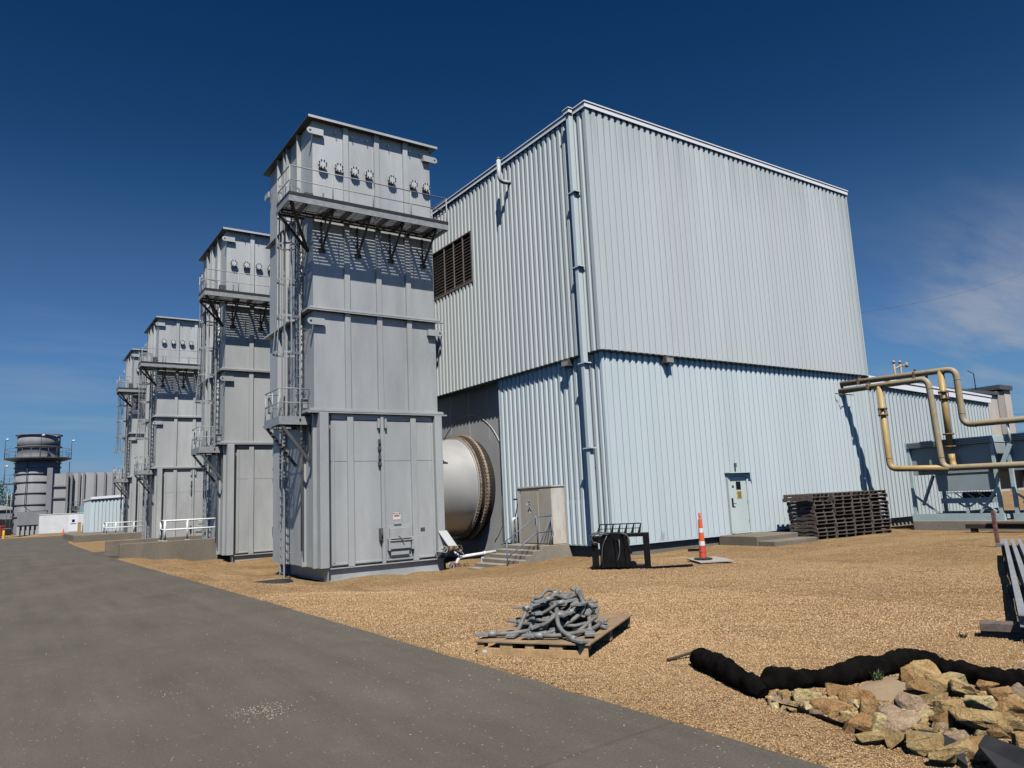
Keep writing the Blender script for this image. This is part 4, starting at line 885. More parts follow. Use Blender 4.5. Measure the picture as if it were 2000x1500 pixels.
cooler(15.87,'teal cooler box on legs nearest the low wing, under yellow pipes');cooler(12.22,'teal cooler box cut off at the right edge of the picture')
def bead(x,y,z,ax):
    mb=MB();d=Vector((0,.012,0)) if ax=='y' else Vector((0,0,.012));c=Vector((x,y,z));mb.cyl(c-d,c+d,.126,16);return mb
yp=thing('yellow_pipework','worn yellow gas pipes leaving the wall, bending down past the teal cooler boxes','pipes',(30,16,4))
r=.118
mb=MB();mb.tube(fillet([(30.05,LY+.1,6.06),(30.05,13.42,5.92),(30.05,13.42,3.76),(30.05,1,3.62)],.34,8),r,16);mb.build('pipe',MAT['yellow_pipe'],yp)
mb=MB();mb.tube(fillet([(29.95,LY+.1,5.74),(29.95,14.45,5.70),(29.95,14.33,2.17),(29.95,1,2.0)],.34,8),r,16);mb.build('pipe',MAT['yellow_pipe'],yp)
mb=MB();mb.tube(fillet([(29.95,16.42,5.70),(29.95,16.40,2.27),(29.95,14.05,2.17)],.3,8),r,16);mb.build('branch_pipe',MAT['yellow_bright'],yp)
mb=MB();mb.tube(fillet([(30.05,13.98,5.95),(30.05,14.0,2.9)],.3,8),r*1.02,16);mb.tube(fillet([(30.1,14.02,2.7),(30.1,14.02,2.35),(29.98,13.9,2.15)],.2,6),r,16);mb.build('branch_pipe',MAT['yellow_bright'],yp)
mb=MB()
for (x,y,z) in((29.95,16.41,4.62),(30.05,13.98,4.97)):
    for dz in(-.13,.13): mb.cyl((x,y,z+dz-.025),(x,y,z+dz+.025),.19,16)
    for k in range(6): a=k*PI/3; mb.cyl((x+.155*math.cos(a),y+.155*math.sin(a),z-.19),(x+.155*math.cos(a),y+.155*math.sin(a),z+.19),.018,6)
for(x,y,z) in((30.05,14.0,3.46),(30.1,14.02,2.98)): mb.cyl((x,y,z-.03),(x,y,z+.03),.2,16)
mb.build('flange',MAT['rust'],yp)
mb=MB()
for y,z,x in((17.3,6.05,30.05),(14.95,5.95,30.05),(16.85,5.73,29.95)): mb.lathe([(r+.012,-.05),(r+.03,-.05),(r+.03,.05),(r+.012,.05)],(0,0,0),'z',16) if False else mb.cyl((x,y-.05,z),(x,y+.05,z),r+.025,16); mb.box(x-.03,x+.03,y-.04,y+.04,z+r,z+r+.1); mb.box(x-.2,x-.1,y-.03,y+.03,z-.12,z+.08)
mb.build('clamp',MAT['rust'],yp)
mb=MB();mb.tube([(30.05,11.92,3.7),(30.05,11.92,2.9)],.05,8);mb.beam((30.0,11.92,2.9),(30.0,12.25,2.2),.05,.16);mb.tube([(30.2,14.6,6.0),(30.2,14.6,5.0)],.05,8);mb.build('pipe_support',MAT['teal'],yp)
mb=MB();mb.tube([(29.5,LY-.02,5.62),(29.55,LY-.3,5.55),(30.4,LY-.3,5.55)],.02,6);mb.build('wall_bracket',MAT['tower_dark'],yp)
mb=MB();mb.box(29.80,29.83,14.35,15.0,2.10,2.32);mb.build('tag_plate',MAT['reflective'],yp) if False else None
for x,y,z,ax in((30.05,13.85,5.925,'y'),(30.05,13.42,5.5,'z'),(30.05,13.42,4.2,'z'),(30.05,13.0,3.75,'y'),(30.05,10.9,3.72,'y'),(29.95,14.85,5.71,'y'),(29.95,14.43,5.3,'z'),(29.95,14.34,2.6,'z'),(29.95,13.9,2.165,'y'),(29.95,12.2,2.14,'y'),(29.95,16.40,2.7,'z'),(29.95,15.95,2.26,'y')): bead(x,y,z,ax).build('weld_bead',MAT['yellow_pipe'],yp)
# vent pipes on the wing roof
a=onY(1745,735,19.5);b=onY(1745,704,19.5);c=onY(1757,704,19.5);d=onY(1770,708,19.5)
vp=thing('roof_vents','small rusty yellow vent pipes rising above the yellow pipes','vent pipes',(a[0],19.5,a[2]-.5))
mb=MB()
for p in(b,c): mb.tube([(p[0],19.5,5.9),(p[0],19.5,p[2])],.055,8);mb.cyl((p[0],19.5,p[2]-.12),(p[0],19.5,p[2]-.07),.1,10)
mb.tube([(b[0],19.5,b[2]-.45),(c[0],19.5,c[2]-.3),(d[0],19.5,d[2]-.12)],.05,8);mb.tube([(d[0],19.5,d[2]),(d[0],19.5,d[2]-.25)],.07,8);mb.build('pipe',MAT['yellow_pipe'],vp)
# timber in front of pad
mb=MB();mb.box(28.95,29.2,4.0,13.35,-.06,.10);mb.box(28.85,29.5,4.0,12.6,.101,.14);mb.box(28.98,29.15,13.0,13.2,-.2,-.061);mb.box(28.98,29.15,11.2,11.4,-.2,-.061)
tag(mb.build('timber_beam',MAT['timber'],None,.01),'long dark timber beam lying in front of the concrete pad','beam')
# post
px,py,pz=onG(1950,1068);p=thing('marker_post','faded red wooden post standing in gravel at right edge','post',(px,py,pz))
mb=MB();mb.beam((px,py,pz-.2),(px+.02,py+.02,pz+.95),.085,.085);mb.build('post',MAT['redpost'],p,.006)
mb=MB();mb.box(px-.12,px+.1,py-.2,py+.0,pz-.05,pz+.1);mb.beam((px-.1,py-.1,pz),(px+.05,py-.12,pz+.2),.06,.03);mb.build('footing',MAT['galv'],p)
# steel channels on timbers
def onZ_(u,v,z): d=pray(u,v);d=d*(z-CAMZ)/d[2];return Vector((d[0],d[1],z))
FZ=.30;Pf=onZ_(1958,1052,FZ);Pn=onZ_(1986,1199,FZ);dv=(Pn-Pf).normalized();nv=Vector((-dv.y,dv.x,0))
if nv.dot(Vector((.7,-.7,0)))<0:nv=-nv
for k in range(4):
    a=Pf+nv*(.05+.135*k)+dv*(-.12*k*0);b=Pn+nv*(.05+.135*k)+dv*(.0 if k<1 else .9)
    mb=MB();a2=a-Vector((0,0,.07));b2=b-Vector((0,0,.07))
    mb.chan(a2,b2,.095,.14,.012,up=tuple(nv),open_=1) if False else mb.chan(a2,b2,.072,.13,.014,up=(0,0,1),open_=1)
    tag(mb.build('steel_channel',MAT['galv']),'long grey steel channel, '+['leftmost','second from left','third from left','rightmost'][k]+' of four on timbers at right edge','steel channel','steel channels on timbers')
for k,t_ in enumerate((.02,.35,.68,.97)):
    c=Pf.lerp(Pn,t_)+nv*.22; L_=.27 if k<3 else .58
    gz_=gs(c.x,c.y); zt_=FZ-.14
    mb=MB();h=zt_-gz_+.02;n_=2
    for j in range(n_):
        z=gz_-.02+h*(j+.5)/n_; off=dv*(.03*((j%2)*2-1))
        mb.beam(c-nv*L_+off+Vector((0,0,z-c.z)),c+nv*.8+off+Vector((0,0,z-c.z)),.24-.03*j,h/n_-.004)
    tag(mb.build('timber_support',MAT['wood_old'],None,.006),'stacked weathered timber block under steel channels, '+['at their far end','second from far end','third from far end','at their near end'][k],'timber','timbers under the channels')
# ---- silt sock, rocks
def sock(name,px,label,r0,seed):
    pts=[]
    P=[Vector(onG(u,v)) for u,v in px]
    for i in range(len(P)-1):
        for k in range(7):
            t=k/7; a=P[max(i-1,0)];b=P[i];c=P[i+1];d=P[min(i+2,len(P)-1)]
            q=.5*((2*b)+(c-a)*t+(2*a-5*b+4*c-d)*t*t+(3*b-a-3*c+d)*t*t*t); pts.append(q)
    pts.append(P[-1]); n=len(pts);out=[];R=[]
    for i,q in enumerate(pts):
        e=min(i,n-1-i); r_=r0*(.45+.55*min(1,e/3))*(1+.30*mnoise.noise(q*2.6+Vector((seed,0,0))))
        R.append(r_);out.append(Vector((q.x,q.y,gs(q.x,q.y)+r_*.72)))
    mb=MB();mb.tube([p for a,b in zip(out,out[1:]) for p in(a,a.lerp(b,.33),a.lerp(b,.67))]+[out[-1]],[r for a,b in zip(R,R[1:]) for r in(a,a*.67+b*.33,a*.33+b*.67)]+[R[-1]],24)
    wr=lambda x,y,z:.022*abs(mnoise.noise(Vector((x*14,y*14,z*6))))+.012*mnoise.noise(Vector((x,y,z))*30)
    mb.v=[(x-wr(x,y,z)*.5,y-wr(x,y,z)*.5,z+wr(x,y,z+3)) for x,y,z in mb.v]
    mb.v=[(x+.022*mnoise.noise(Vector((x,y,z))*9),y+.022*mnoise.noise(Vector((x,y,z+5))*9),z+.022*mnoise.noise(Vector((x+7,y,z))*11)) for x,y,z in mb.v]
    tag(mb.build(name,MAT['sock']),label,'silt roll')
sock('silt_sock',[(1357,1300),(1395,1315),(1440,1340),(1492,1366)],'short thick black fabric silt roll lying left of the rocks',.10,1)
sock('silt_sock',[(1484,1352),(1560,1344),(1640,1335),(1700,1322),(1745,1312),(1800,1312),(1860,1324),(1930,1340),(2010,1350),(2100,1352)],'long black fabric silt roll curving behind the rocks',.098,2)
a=Vector(onG(1304,1293));b=Vector(onG(1362,1283));mb=MB();mb.tube([a+Vector((0,0,.02)),b+Vector((0,0,.06))],.016,6);tag(mb.build('wooden_stake',MAT['timber']),'thin brown wooden stake sticking out of short black silt roll','stake')
def rock(u,v,w,h,mat,rng,lift=.3):
    c=Vector(onG(1280+u/2.778,1240+(v+h*.25)/2.778)); dist=math.hypot(c.x,c.y); k=dist/FPX/2.778
    sx=w*k*.47; sz=h*k*.54; sy=sx*rng.uniform(.6,.9)
    bm=bmesh.new()
    for i in range(15):
        d=Vector((rng.gauss(0,1),rng.gauss(0,1),rng.gauss(0,1))).normalized(); d=Vector([math.copysign(abs(x)**.7,x) for x in d]);d*=rng.uniform(.84,1.1)
        bm.verts.new((d.x*sx,d.y*sy,d.z*sz))
    r_=bmesh.ops.convex_hull(bm,input=bm.verts);bmesh.ops.delete(bm,geom=[g_ for g_ in r_['geom_interior'] if isinstance(g_,bmesh.types.BMVert)],context='VERTS')
    bmesh.ops.bevel(bm,geom=list(bm.edges),offset=min(sx,sz)*.09,segments=1,affect='EDGES',clamp_overlap=True)
    bmesh.ops.triangulate(bm,faces=bm.faces);bmesh.ops.subdivide_edges(bm,edges=bm.edges,cuts=1,use_grid_fill=True)
    sd=Vector((rng.uniform(0,50),rng.uniform(0,50),0))
    for vv in bm.verts:
        q=vv.co/max(sx,.01); vv.co+=vv.co.normalized()*sx*(.13*mnoise.noise(q*1.6+sd)+.045*mnoise.noise(q*4+sd))
    rot=Matrix.Rotation(rng.uniform(-.35,.35)-.75,4,'Z')@Matrix.Rotation(rng.uniform(-.25,.25),4,'X')
    bmesh.ops.transform(bm,matrix=rot,verts=bm.verts)
    me=bpy.data.meshes.new('rock');bm.to_mesh(me);bm.free();me.materials.append(MAT[mat]);o=bpy.data.objects.new('rock',me);COL.objects.link(o)
    o.location=(c.x,c.y,gs(c.x,c.y)+sz*lift+max(0.,.05*math.exp(-((u-1560)/420)**2)*(.4+.6*rng.random())) if lift>.2 else gs(c.x,c.y)+sz*.35)
    cl={'rock_tan':'tan','rock_yellow':'pale yellow','rock_brown':'rust brown','rock_grey':'pinkish grey'}[mat]
    tag(o,'%s angular rock in the heap beside the black silt rolls'%cl,'rock','rocks heaped beside the silt rolls');return o
T_,Y_,B_,G_='rock_tan','rock_yellow','rock_brown','rock_grey'
RK=[(725,255,95,95,T_),(640,290,80,55,Y_),(575,315,70,45,T_),(715,335,120,60,T_),(805,345,115,95,Y_),(885,355,65,75,Y_),(990,320,170,100,B_),(1100,350,190,120,B_),(955,400,230,90,B_),(1170,415,120,150,B_),(1040,460,95,70,T_),(1380,240,115,95,B_),(1470,225,170,95,T_),(1560,290,180,95,T_),(1625,268,130,70,Y_),(1450,315,140,75,B_),(1500,365,190,90,T_),(1690,312,180,105,T_),(1810,290,105,52,B_),(1880,328,125,85,B_),(1985,330,90,85,G_),(1765,405,165,90,Y_),(1930,412,180,95,B_),(1600,428,160,90,T_),(1770,500,270,150,T_),(1910,490,170,95,T_),(1400,392,190,115,G_),(1295,445,160,95,G_),(1340,510,230,125,G_),(1240,505,170,115,Y_),(1120,510,200,95,B_),(1200,570,230,70,T_),(1580,490,140,85,B_),(1455,555,110,85,T_),(1520,545,65,85,T_),(1480,625,200,95,T_),(1640,592,180,85,G_),(1745,665,180,120,B_),(1625,660,210,110,T_),(1985,590,90,100,B_),(1880,705,130,70,T_),(1330,590,170,70,T_),(1620,215,80,40,B_),(1740,255,70,40,T_),(1960,370,90,50,T_),(1700,455,90,60,B_),(1860,560,110,70,B_),(1560,700,160,60,T_)]
rr=random.Random(21)
for i,a in enumerate(RK):
    o=rock(*a,rr)
    if i==21: o['label']='large pale yellow flat rock in the middle of the heap, lightest of all';
for i in range(130):
    t=rr.random();u=620+1330*t+rr.uniform(-40,40);v=330+ (t*260)+rr.uniform(-110,95)*(.5+t*.6)
    if 1180<u<1400 and v<350: continue
    rock(u,v,rr.uniform(40,95),rr.uniform(30,60),rr.choice([T_,B_,T_,Y_,Y_,G_]),rr,.1)
# sand patch and fabric
cs=Vector(onG(1735,1345)); mb=MB();vs2=[];nn=20
for j in range(6):
    for i in range(nn):
        a=2*PI*i/nn; rx=.46*j/5;x=cs.x+rx*math.cos(a)*.9;y=cs.y+rx*math.sin(a)*.5+ .12*math.cos(a)*j/5;vs2.append((x,y,gs(x,y)+.035*(1-(j/5)**2)+.004))
mb.add(vs2,[(j*nn+i,j*nn+(i+1)%nn,(j+1)*nn+(i+1)%nn,(j+1)*nn+i) for j in range(5) for i in range(nn)],True);struct(mb.build('sand_patch',MAT['sand']))
mb=MB();P=[Vector(onG(u,v)) for u,v in((1500,1376),(1540,1392),(1580,1400),(1625,1418),(1660,1432),(1695,1446))];k=len(P)
mb.add([(p.x,p.y,gs(p.x,p.y)-.02) for p in P]+[(p.x+.01,p.y+.01,gs(p.x,p.y)+.03+.02*math.sin(i*2.)) for i,p in enumerate(P)]+[(p.x+.08,p.y+.08,gs(p.x,p.y)+.02) for i,p in enumerate(P)],[(i,i+1,k+i+1,k+i) for i in range(k-1)]+[(k+i,k+i+1,2*k+i+1,2*k+i) for i in range(k-1)])
sd_=mb.build('fabric_liner',MAT['sock']);sm=sd_.modifiers.new('s','SOLIDIFY');sm.thickness=.008;tag(sd_,'thin black fabric liner edge along gravel side of the rocks','fabric')
c=[onZ_(1924,1434,.20),onZ_(2010,1466,.19),onZ_(2030,1512,.10),onZ_(1960,1512,.08),onZ_(1910,1455,.15)]
mb=MB();n=5;mb.add(c+[p-Vector((0,0,.02)) for p in c],[tuple(range(5)),tuple(range(9,4,-1))]+[(i,(i+1)%5,5+(i+1)%5,5+i) for i in range(5)]);tag(mb.build('black_plate',MAT['pvc']),'flat black plate lying on the rocks at lower right corner','plate')
c=[Vector(onG(u,v)) for u,v in((1802,1476),(1830,1478),(1862,1492),(1892,1506))];mb=MB();k=4
mb.add([(p.x,p.y,gs(p.x,p.y)-.03) for p in c]+[(p.x,p.y,gs(p.x,p.y)+z) for p,z in zip(c,(.02,.06,.06,.03))]+[(p.x+.16,p.y+.10,gs(p.x,p.y)+.10) for p in c],[(i,i+1,k+i+1,k+i) for i in range(k-1)]+[(k+i,k+i+1,2*k+i+1,2*k+i) for i in range(k-1)])
o=mb.build('plastic_sheet',MAT['pvc']);sm=o.modifiers.new('s','SOLIDIFY');sm.thickness=.008;tag(o,'torn black plastic sheet edge under rocks near the road','sheet')
def weed(u,v,h,n,label,seed):
    rg=random.Random(seed);x,y,z=onG(u,v);z=gs(x,y);mb=MB()
    for i in range(n):
        a=rg.uniform(0,2*PI);l=h*rg.uniform(.5,1.1);t=rg.uniform(.15,.9);d=Vector((math.cos(a)*t,math.sin(a)*t,1)).normalized();s_=Vector((-math.sin(a),math.cos(a),0))*.007
        p=Vector((x+rg.gauss(0,.02),y+rg.gauss(0,.02),z-.01));p1=p+d*l*.6;p2=p+d*l+Vector((0,0,-.15*l*t))
        mb.add([p-s_*.5,p+s_*.5,p1+s_,p1-s_,p2],[(0,1,2,3),(3,2,4)])
        for k in range(3):
            q=p.lerp(p1,.4+.3*k);w=Vector((rg.uniform(-1,1),rg.uniform(-1,1),rg.uniform(-.2,.8))).normalized()*.035;mb.add([q,q+w*.5+s_,q+w,q+w*.5-s_],[(0,1,2,3)])
    tag(mb.build('weed',MAT['weed']),label,'weed')
weed(1712,1330,.17,26,'small green weed growing against the long black silt roll',1);weed(1655,1352,.07,14,'tiny weed sprouting from sand among rocks',2);weed(1880,1245,.10,16,'small weed in open gravel below the steel channels',3);weed(1560,1388,.07,22,'dry grassy tuft at left edge of the rocks',5)
mb=MB();a=Vector(onG(1955,1350));
for k in range(4): mb.tube([a+Vector((0,0,.02)),a+Vector((.12+.05*k,-.10,.14+.02*k)),a+Vector((.32,-.25-.05*k,.22+.04*k))],.004,4)
tag(mb.build('dry_twig',MAT['twig']),'dry grey twig lying against long black silt roll at right','twig')
# low dark patch put in where the gravel is dark, near ladder foot
x,y,z=onG(532,1139);mb=MB();nn=18
ring=[(x+.62*math.cos(a)*(1+.15*math.sin(3*a)),y+.34*math.sin(a)*(1+.2*math.cos(2*a))) for a in np.linspace(0,2*PI,nn+1)[:-1]]
mb.add([(p,q_,gs(p,q_)-.01) for p,q_ in ring]+[(x+(p-x)*.8,y+(q_-y)*.8,gs(x,y)+.07) for p,q_ in ring],[(i,(i+1)%nn,nn+(i+1)%nn,nn+i) for i in range(nn)]+[tuple(range(nn,2*nn))]);tag(mb.build('dark_patch',MAT['black']),'black patch on gravel at ladder foot of largest tower','mat')
# ================================================================== BACKGROUND
def wall(y,x0,x1,zt_,label,th=.3,z0=-1.2):
    mb=MB();mb.box(x0,x1,y,y+th,z0,zt_)
    o=mb.build('retaining_wall',MAT['old_concrete'],None,.025);tag(o,label,'concrete wall','low concrete retaining walls');return o
wall(39.08,4.6,9.8,.54,'low concrete wall carrying white railing beside the second tower');wall(45.67,4.7,12.,.54,'low concrete wall behind the railed wall, left of third tower');wall(67.18,4.7,12.,.52,'farthest low concrete wall, beside the pale small building')
mb=MB();mb.box(4.9,12,67.5,82,-.6,.50);struct(mb.build('concrete_dock',MAT['old_concrete'],None,.02))
def rail(pts,z0,label,posts,h=.95):
    o=thing('white_railing',label,'railing',(*pts[0],z0),'white pipe railings on the walls')
    mb=MB()
    for hh in(h,h*.55): mb.tube([(a,b,z0+hh) for a,b in pts],.045,8)
    mb.build('rail',MAT['white'],o)
    for (a,b) in posts:
        mb=MB();mb.tube([(a,b,z0),(a,b,z0+h)],.05,8);mb.box(a-.1,a+.1,b-.1,b+.1,z0,z0+.02);mb.build('post',MAT['white'],o)
rail([(6.53,40.4),(6.53,39.25),(9.6,39.25)],.54,'white pipe railing on concrete wall beside second tower',[(6.53,40.4),(6.53,39.25),(7.53,39.25),(8.9,39.25)])
rail([(6.95,69.2),(6.95,67.35),(9.6,67.35)],.52,'white pipe railing on the farthest concrete wall',[(6.95,69.2),(6.95,67.35),(7.6,67.35),(8.9,67.35)],.85)
# pale small building
sb=thing('small_pale_building','small pale blue ribbed metal building behind the towers','building',(8,86,.1))
mb=MB();x0,y0,x1,y1=7.65,88.,14,96
siding(mb,(x0,y0),(1,0),(0,-1),x1-x0,0,3.72,depth=.06,pitch=.33);siding(mb,(x0,y0),(0,1),(-1,0),y1-y0,0,3.72,depth=.06,pitch=.33);mb.build('siding',MAT['siding_lower'],sb)
mb=MB();mb.prism([(x0-.12,3.72),(x1,4.05),(x1,4.3),(x0-.12,3.97)],lambda a,b,d:(a,d,b),y0-.2,y0-.02);mb.prism([(x0-.1,3.7),(x1,4.0),(x1,4.25),(x0-.1,3.93)],lambda a,b,d:(a,d,b),y0+.0,y1);mb.build('roof',MAT['fascia'],sb)
mb=MB();mb.box(10.6,11.6,y0-.09,y0-.0,0.1,2.2);mb.box(10.45,11.75,y0-.3,y0,2.22,2.3);mb.build('door',MAT['doorpaint'],sb)
# white container
ct=thing('white_container','white steel container with small door in front of the round stack','container',(4.2,110,.2))
zq=lambda u,v:onY(u,v,110.)
x0,x1=3.95,8.85
mb=MB();mb.box(x0,x1,110,112.5,.25,2.5);mb.box(x0-.03,x1+.03,109.96,112.55,2.5,2.58);mb.box(x0-.03,x1+.03,109.97,112.5,.18,.248);mb.build('body',MAT['white'],ct,.02)
mb=MB();mb.box(7.05,8.2,109.97,109.999,.3,2.4);cdr=mb.build('door',MAT['fascia'],ct,.01)
mb=MB();mb.box(7.45,7.75,109.955,109.9695,1.45,1.8);mb.build('window',MAT['glass'],cdr);mb=MB();mb.box(7.3,7.9,109.955,109.9695,1.22,1.3);mb.box(8.1,8.15,109.93,109.9695,1.,1.15);mb.build('sign',MAT['signblack'],cdr)
# round stack
cx_,cy_=3.68,115.3;R_=2.42
rs=thing('round_stack','wide round grey steel stack with ring platform, far left','stack',(cx_,cy_,0))
mb=MB();mb.lathe([(R_+.1,.3),(R_+.1,9.2),(R_-.05,9.25),(R_-.05,11.3),(R_,11.32),(R_,12.9),(R_-.1,12.9),(R_-.1,12.2)],(cx_,cy_,0),'z',56);mb.build('shell',MAT['farmetal'],rs)
mb=MB()
for z in(2.4,3.9,5.35,6.75,7.8,8.6,9.2,11.3,12.85): mb.lathe([(R_+.05,z),(R_+.24,z),(R_+.24,z+.09),(R_+.05,z+.09)],(cx_,cy_,0),'z',56,False)
mb.build('stiffener_ring',MAT['farmetal'],rs)
mb=MB();mb.lathe([(R_-.11,12.899),(0.01,12.6)],(cx_,cy_,0),'z',40);mb.build('mouth',MAT['dark'],rs)
mb=MB();mb.lathe([(R_+.1,9.4),(R_+1.35,9.75),(R_+1.35,9.9),(R_+.1,9.9)],(cx_,cy_,0),'z',12,False);pf=mb.build('ring_platform',MAT['tower_dark'],rs)
mb=MB();rp_=[(cx_+(R_+1.3)*math.cos(a),cy_+(R_+1.3)*math.sin(a)) for a in np.linspace(0,2*PI,13)];railing(mb,rp_,9.9,post=1.2,h=1.15);mb.build('railing',MAT['tower_dark'],pf)
mb=MB();mb.box(cx_+.95,cx_+1.55,cy_-R_-.45,cy_-R_+.3,0,8.5);mb.build('pilaster',MAT['farmetal'],rs)
mb=MB();mb.box(cx_-R_-1.2,cx_-R_+.1,cy_-1.6,cy_-.6,6.5,6.65);sp=mb.build('side_platform',MAT['tower_dark'],rs)
mb=MB();railing(mb,[(cx_-R_,cy_-1.6),(cx_-R_-1.2,cy_-1.6),(cx_-R_-1.2,cy_-.6)],6.65,post=.8);mb.build('railing',MAT['tower_dark'],sp)
mb=MB()
for y in(cy_-1.5,cy_-1.05):
    for x in(cx_-R_-.7,cx_-R_-.3): mb.tube([(x,y,.4),(x,y,5.6)],.04,6)
for z in(1.,2.2,3.4,4.6,5.5): mb.box(cx_-R_-1.1,cx_-R_-.1,cy_-1.55,cy_-1.0,z,z+.06)
mb.build('access_ladder',MAT['galv'],rs)
mb=MB();mb.tube([(cx_-1.2,cy_-R_-.1,9.3),(cx_-1.3,cy_-R_-.15,3.6),(cx_-.6,cy_-R_-.4,3.0),(cx_+1.2,cy_-R_-.5,3.05)],.05,6);mb.build('hanging_cable',MAT['black'],rs)
mb=MB();mb.box(cx_-2.,cx_+1.1,cy_-R_-.6,cy_-R_+.9,1.35,3.0);mb.build('base_casing',MAT['farmetal'],rs)
mb=MB()
for k in range(7): mb.box(cx_-1.95+k*.5,cx_-1.7+k*.5,cy_-R_-.5,cy_-R_-.3,.1,1.349)
mb.box(cx_-2.,cx_+1.1,cy_-R_-.2,cy_-R_+.3,.1,1.349);mb.build('base_legs',MAT['farribbed'],rs)
for x,y,z0,z1 in((cx_-R_-1.25,cy_-.6,9.9,12.1),(cx_+R_+1.25,cy_-.5,9.9,12.0),(cx_-R_-1.15,cy_-1.6,6.65,8.6),(cx_+.1,cy_-R_-1.2,9.9,12.4)):
    mb=MB();mb.tube([(x,y,z0),(x,y,z1),(x+.15,y,z1+.18)],.035,6);lp=mb.build('lamp_pole',MAT['tower_dark'],rs);mb=MB();mb.lathe([(.02,.14),(.16,.08),(.2,0),(.15,-.08),(.02,-.1)],(x+.22,y,z1+.2),'z',12);mb.build('lamp_head',MAT['white'],lp)
mb=MB();mb.tube([(cx_+R_+1.1,cy_-.6,9.4),(cx_+R_+1.1,cy_-.6,7.6)],.04,6);mb.build('drain_pipe',MAT['tower_dark'],rs)
# ribbed duct house right of stack
dh=thing('ribbed_duct_house','long grey ribbed steel duct house beside the round stack','duct house',(9,114,0))
mb=MB();mb.box(5.2,8.2,112.9,119,.3,7.75);mb.box(8.45,13.6,112.5,119,3.6,7.8);mb.box(8.2,8.45,113.2,119,.3,7.6);mb.box(12.2,13.6,112.6,119,.3,3.59);mb.build('casing',MAT['farribbed'],dh)
mb=MB()
for x in(6.9,7.35,8.25,8.75,10.05,11.2,12.2,13.3): mb.box(x-.10,x+.10,112.2,112.9,.3 if x<8.4 else 3.5,7.85)
for z in(4.55,6.05): mb.box(5.2,6.8,112.7,112.9,z,z+.15)
mb.box(8.45,13.6,112.3,112.5,3.5,3.65)
mb.build('stiffener_ribs',MAT['farmetal'],dh)
mb=MB();railing(mb,[(7.0,112.0),(8.3,112.0)],2.9,post=.5);mb.box(7.5,8.1,112.1,112.5,2.9,3.5);mb.build('equipment',MAT['tower_dark'],dh)
# small things by the road end
def bollard():
    x,y=.36,105.;o=thing('yellow_bollard','yellow safety bollard at far left end of the road','bollard',(x,y,0));z=gs(x,y)
    mb=MB();mb.lathe([(.12,z-.1),(.12,z+.85),(.08,z+.93),(0.001,z+.95)],(x,y,0),'z',14);mb.build('post',MAT['yellow'],o)
bollard()
x,y=6.2,104.;z=gs(x,y);o=thing('small_cone','small red traffic cone in front of white container','traffic cone',(x,y,z))
mb=MB();mb.box(x-.22,x+.22,y-.22,y+.22,z,z+.05);mb.build('base',MAT['redplastic'],o);mb=MB();mb.lathe([(.16,z+.05),(.03,z+.75),(.001,z+.76)],(x,y,0),'z',14);mb.build('body',MAT['redplastic'],o)
x,y=7.85,104.5;z=gs(x,y);mb=MB();mb.box(x-.12,x+.2,y,y+.6,z-.1,z+1.35);mb.box(x-.15,x+.23,y-.03,y+.63,z+1.351,z+1.4);tag(mb.build('ochre_cabinet',MAT['yellow_bright'],None,.01),'narrow ochre cabinet beside dark cylinders near pale building','cabinet')
for k,(dx,dy,h,mt,cl) in enumerate(((.45,.1,1.15,'rust','rusty brown'),(.75,.0,1.3,'leaf','dark green'),(1.05,.15,1.2,'tower_dark','dark grey'),(1.3,.05,1.0,'leaf','short dark green'))):
    mb=MB();xx,yy_=x+dx,y+dy;mb.lathe([(.13,z-.05),(.13,z+h-.15),(.05,z+h),(.05,z+h+.1),(.001,z+h+.1)],(xx,yy_,0),'z',14);tag(mb.build('gas_cylinder',MAT[mt]),cl+' gas cylinder standing beside the ochre cabinet','gas cylinder','gas cylinders by the cabinet')
ra=thing('red_skip','dark red steel skip at far left edge of picture','skip',(-.9,110,.1));z=gs(-1,110)
mb=MB();mb.prism([(-3.2,z+.25),(.30,z+.25),(.48,z+1.45),(-3.4,z+1.45)],lambda a,b,d:(a,d,b),109.5,111.5);mb.build('body',MAT['red'],ra);mb=MB();mb.box(-3.45,.52,109.42,109.5,z+1.38,z+1.5);
for k in range(6): mb.box(-3.+k*.6,-2.9+k*.6,109.42,109.5,z+.25,z+1.379)
mb.build('rim',MAT['red'],ra);mb=MB();mb.box(-3.,.1,109.7,111.3,z-.05,z+.249);mb.build('skid',MAT['black'],ra)
fs_=thing('grey_shed','low grey shed beyond the round stack at far left','shed',(-2,132,0));mb=MB();mb.box(-9,2.0,132,142,0,3.6);mb.build('wall',MAT['farmetal'],fs_);mb=MB();mb.prism([(-9.3,3.601),(2.3,3.601),(2.3,3.8),(-3.5,5.0),(-9.3,3.8)],lambda a,b,d:(a,d,b),131.7,142.3);mb.build('roof',MAT['farribbed'],fs_)
mb=MB();mb.box(-.6,1.3,131.9,131.99,0.05,2.3);mb.build('door_opening',MAT['dark'],fs_)
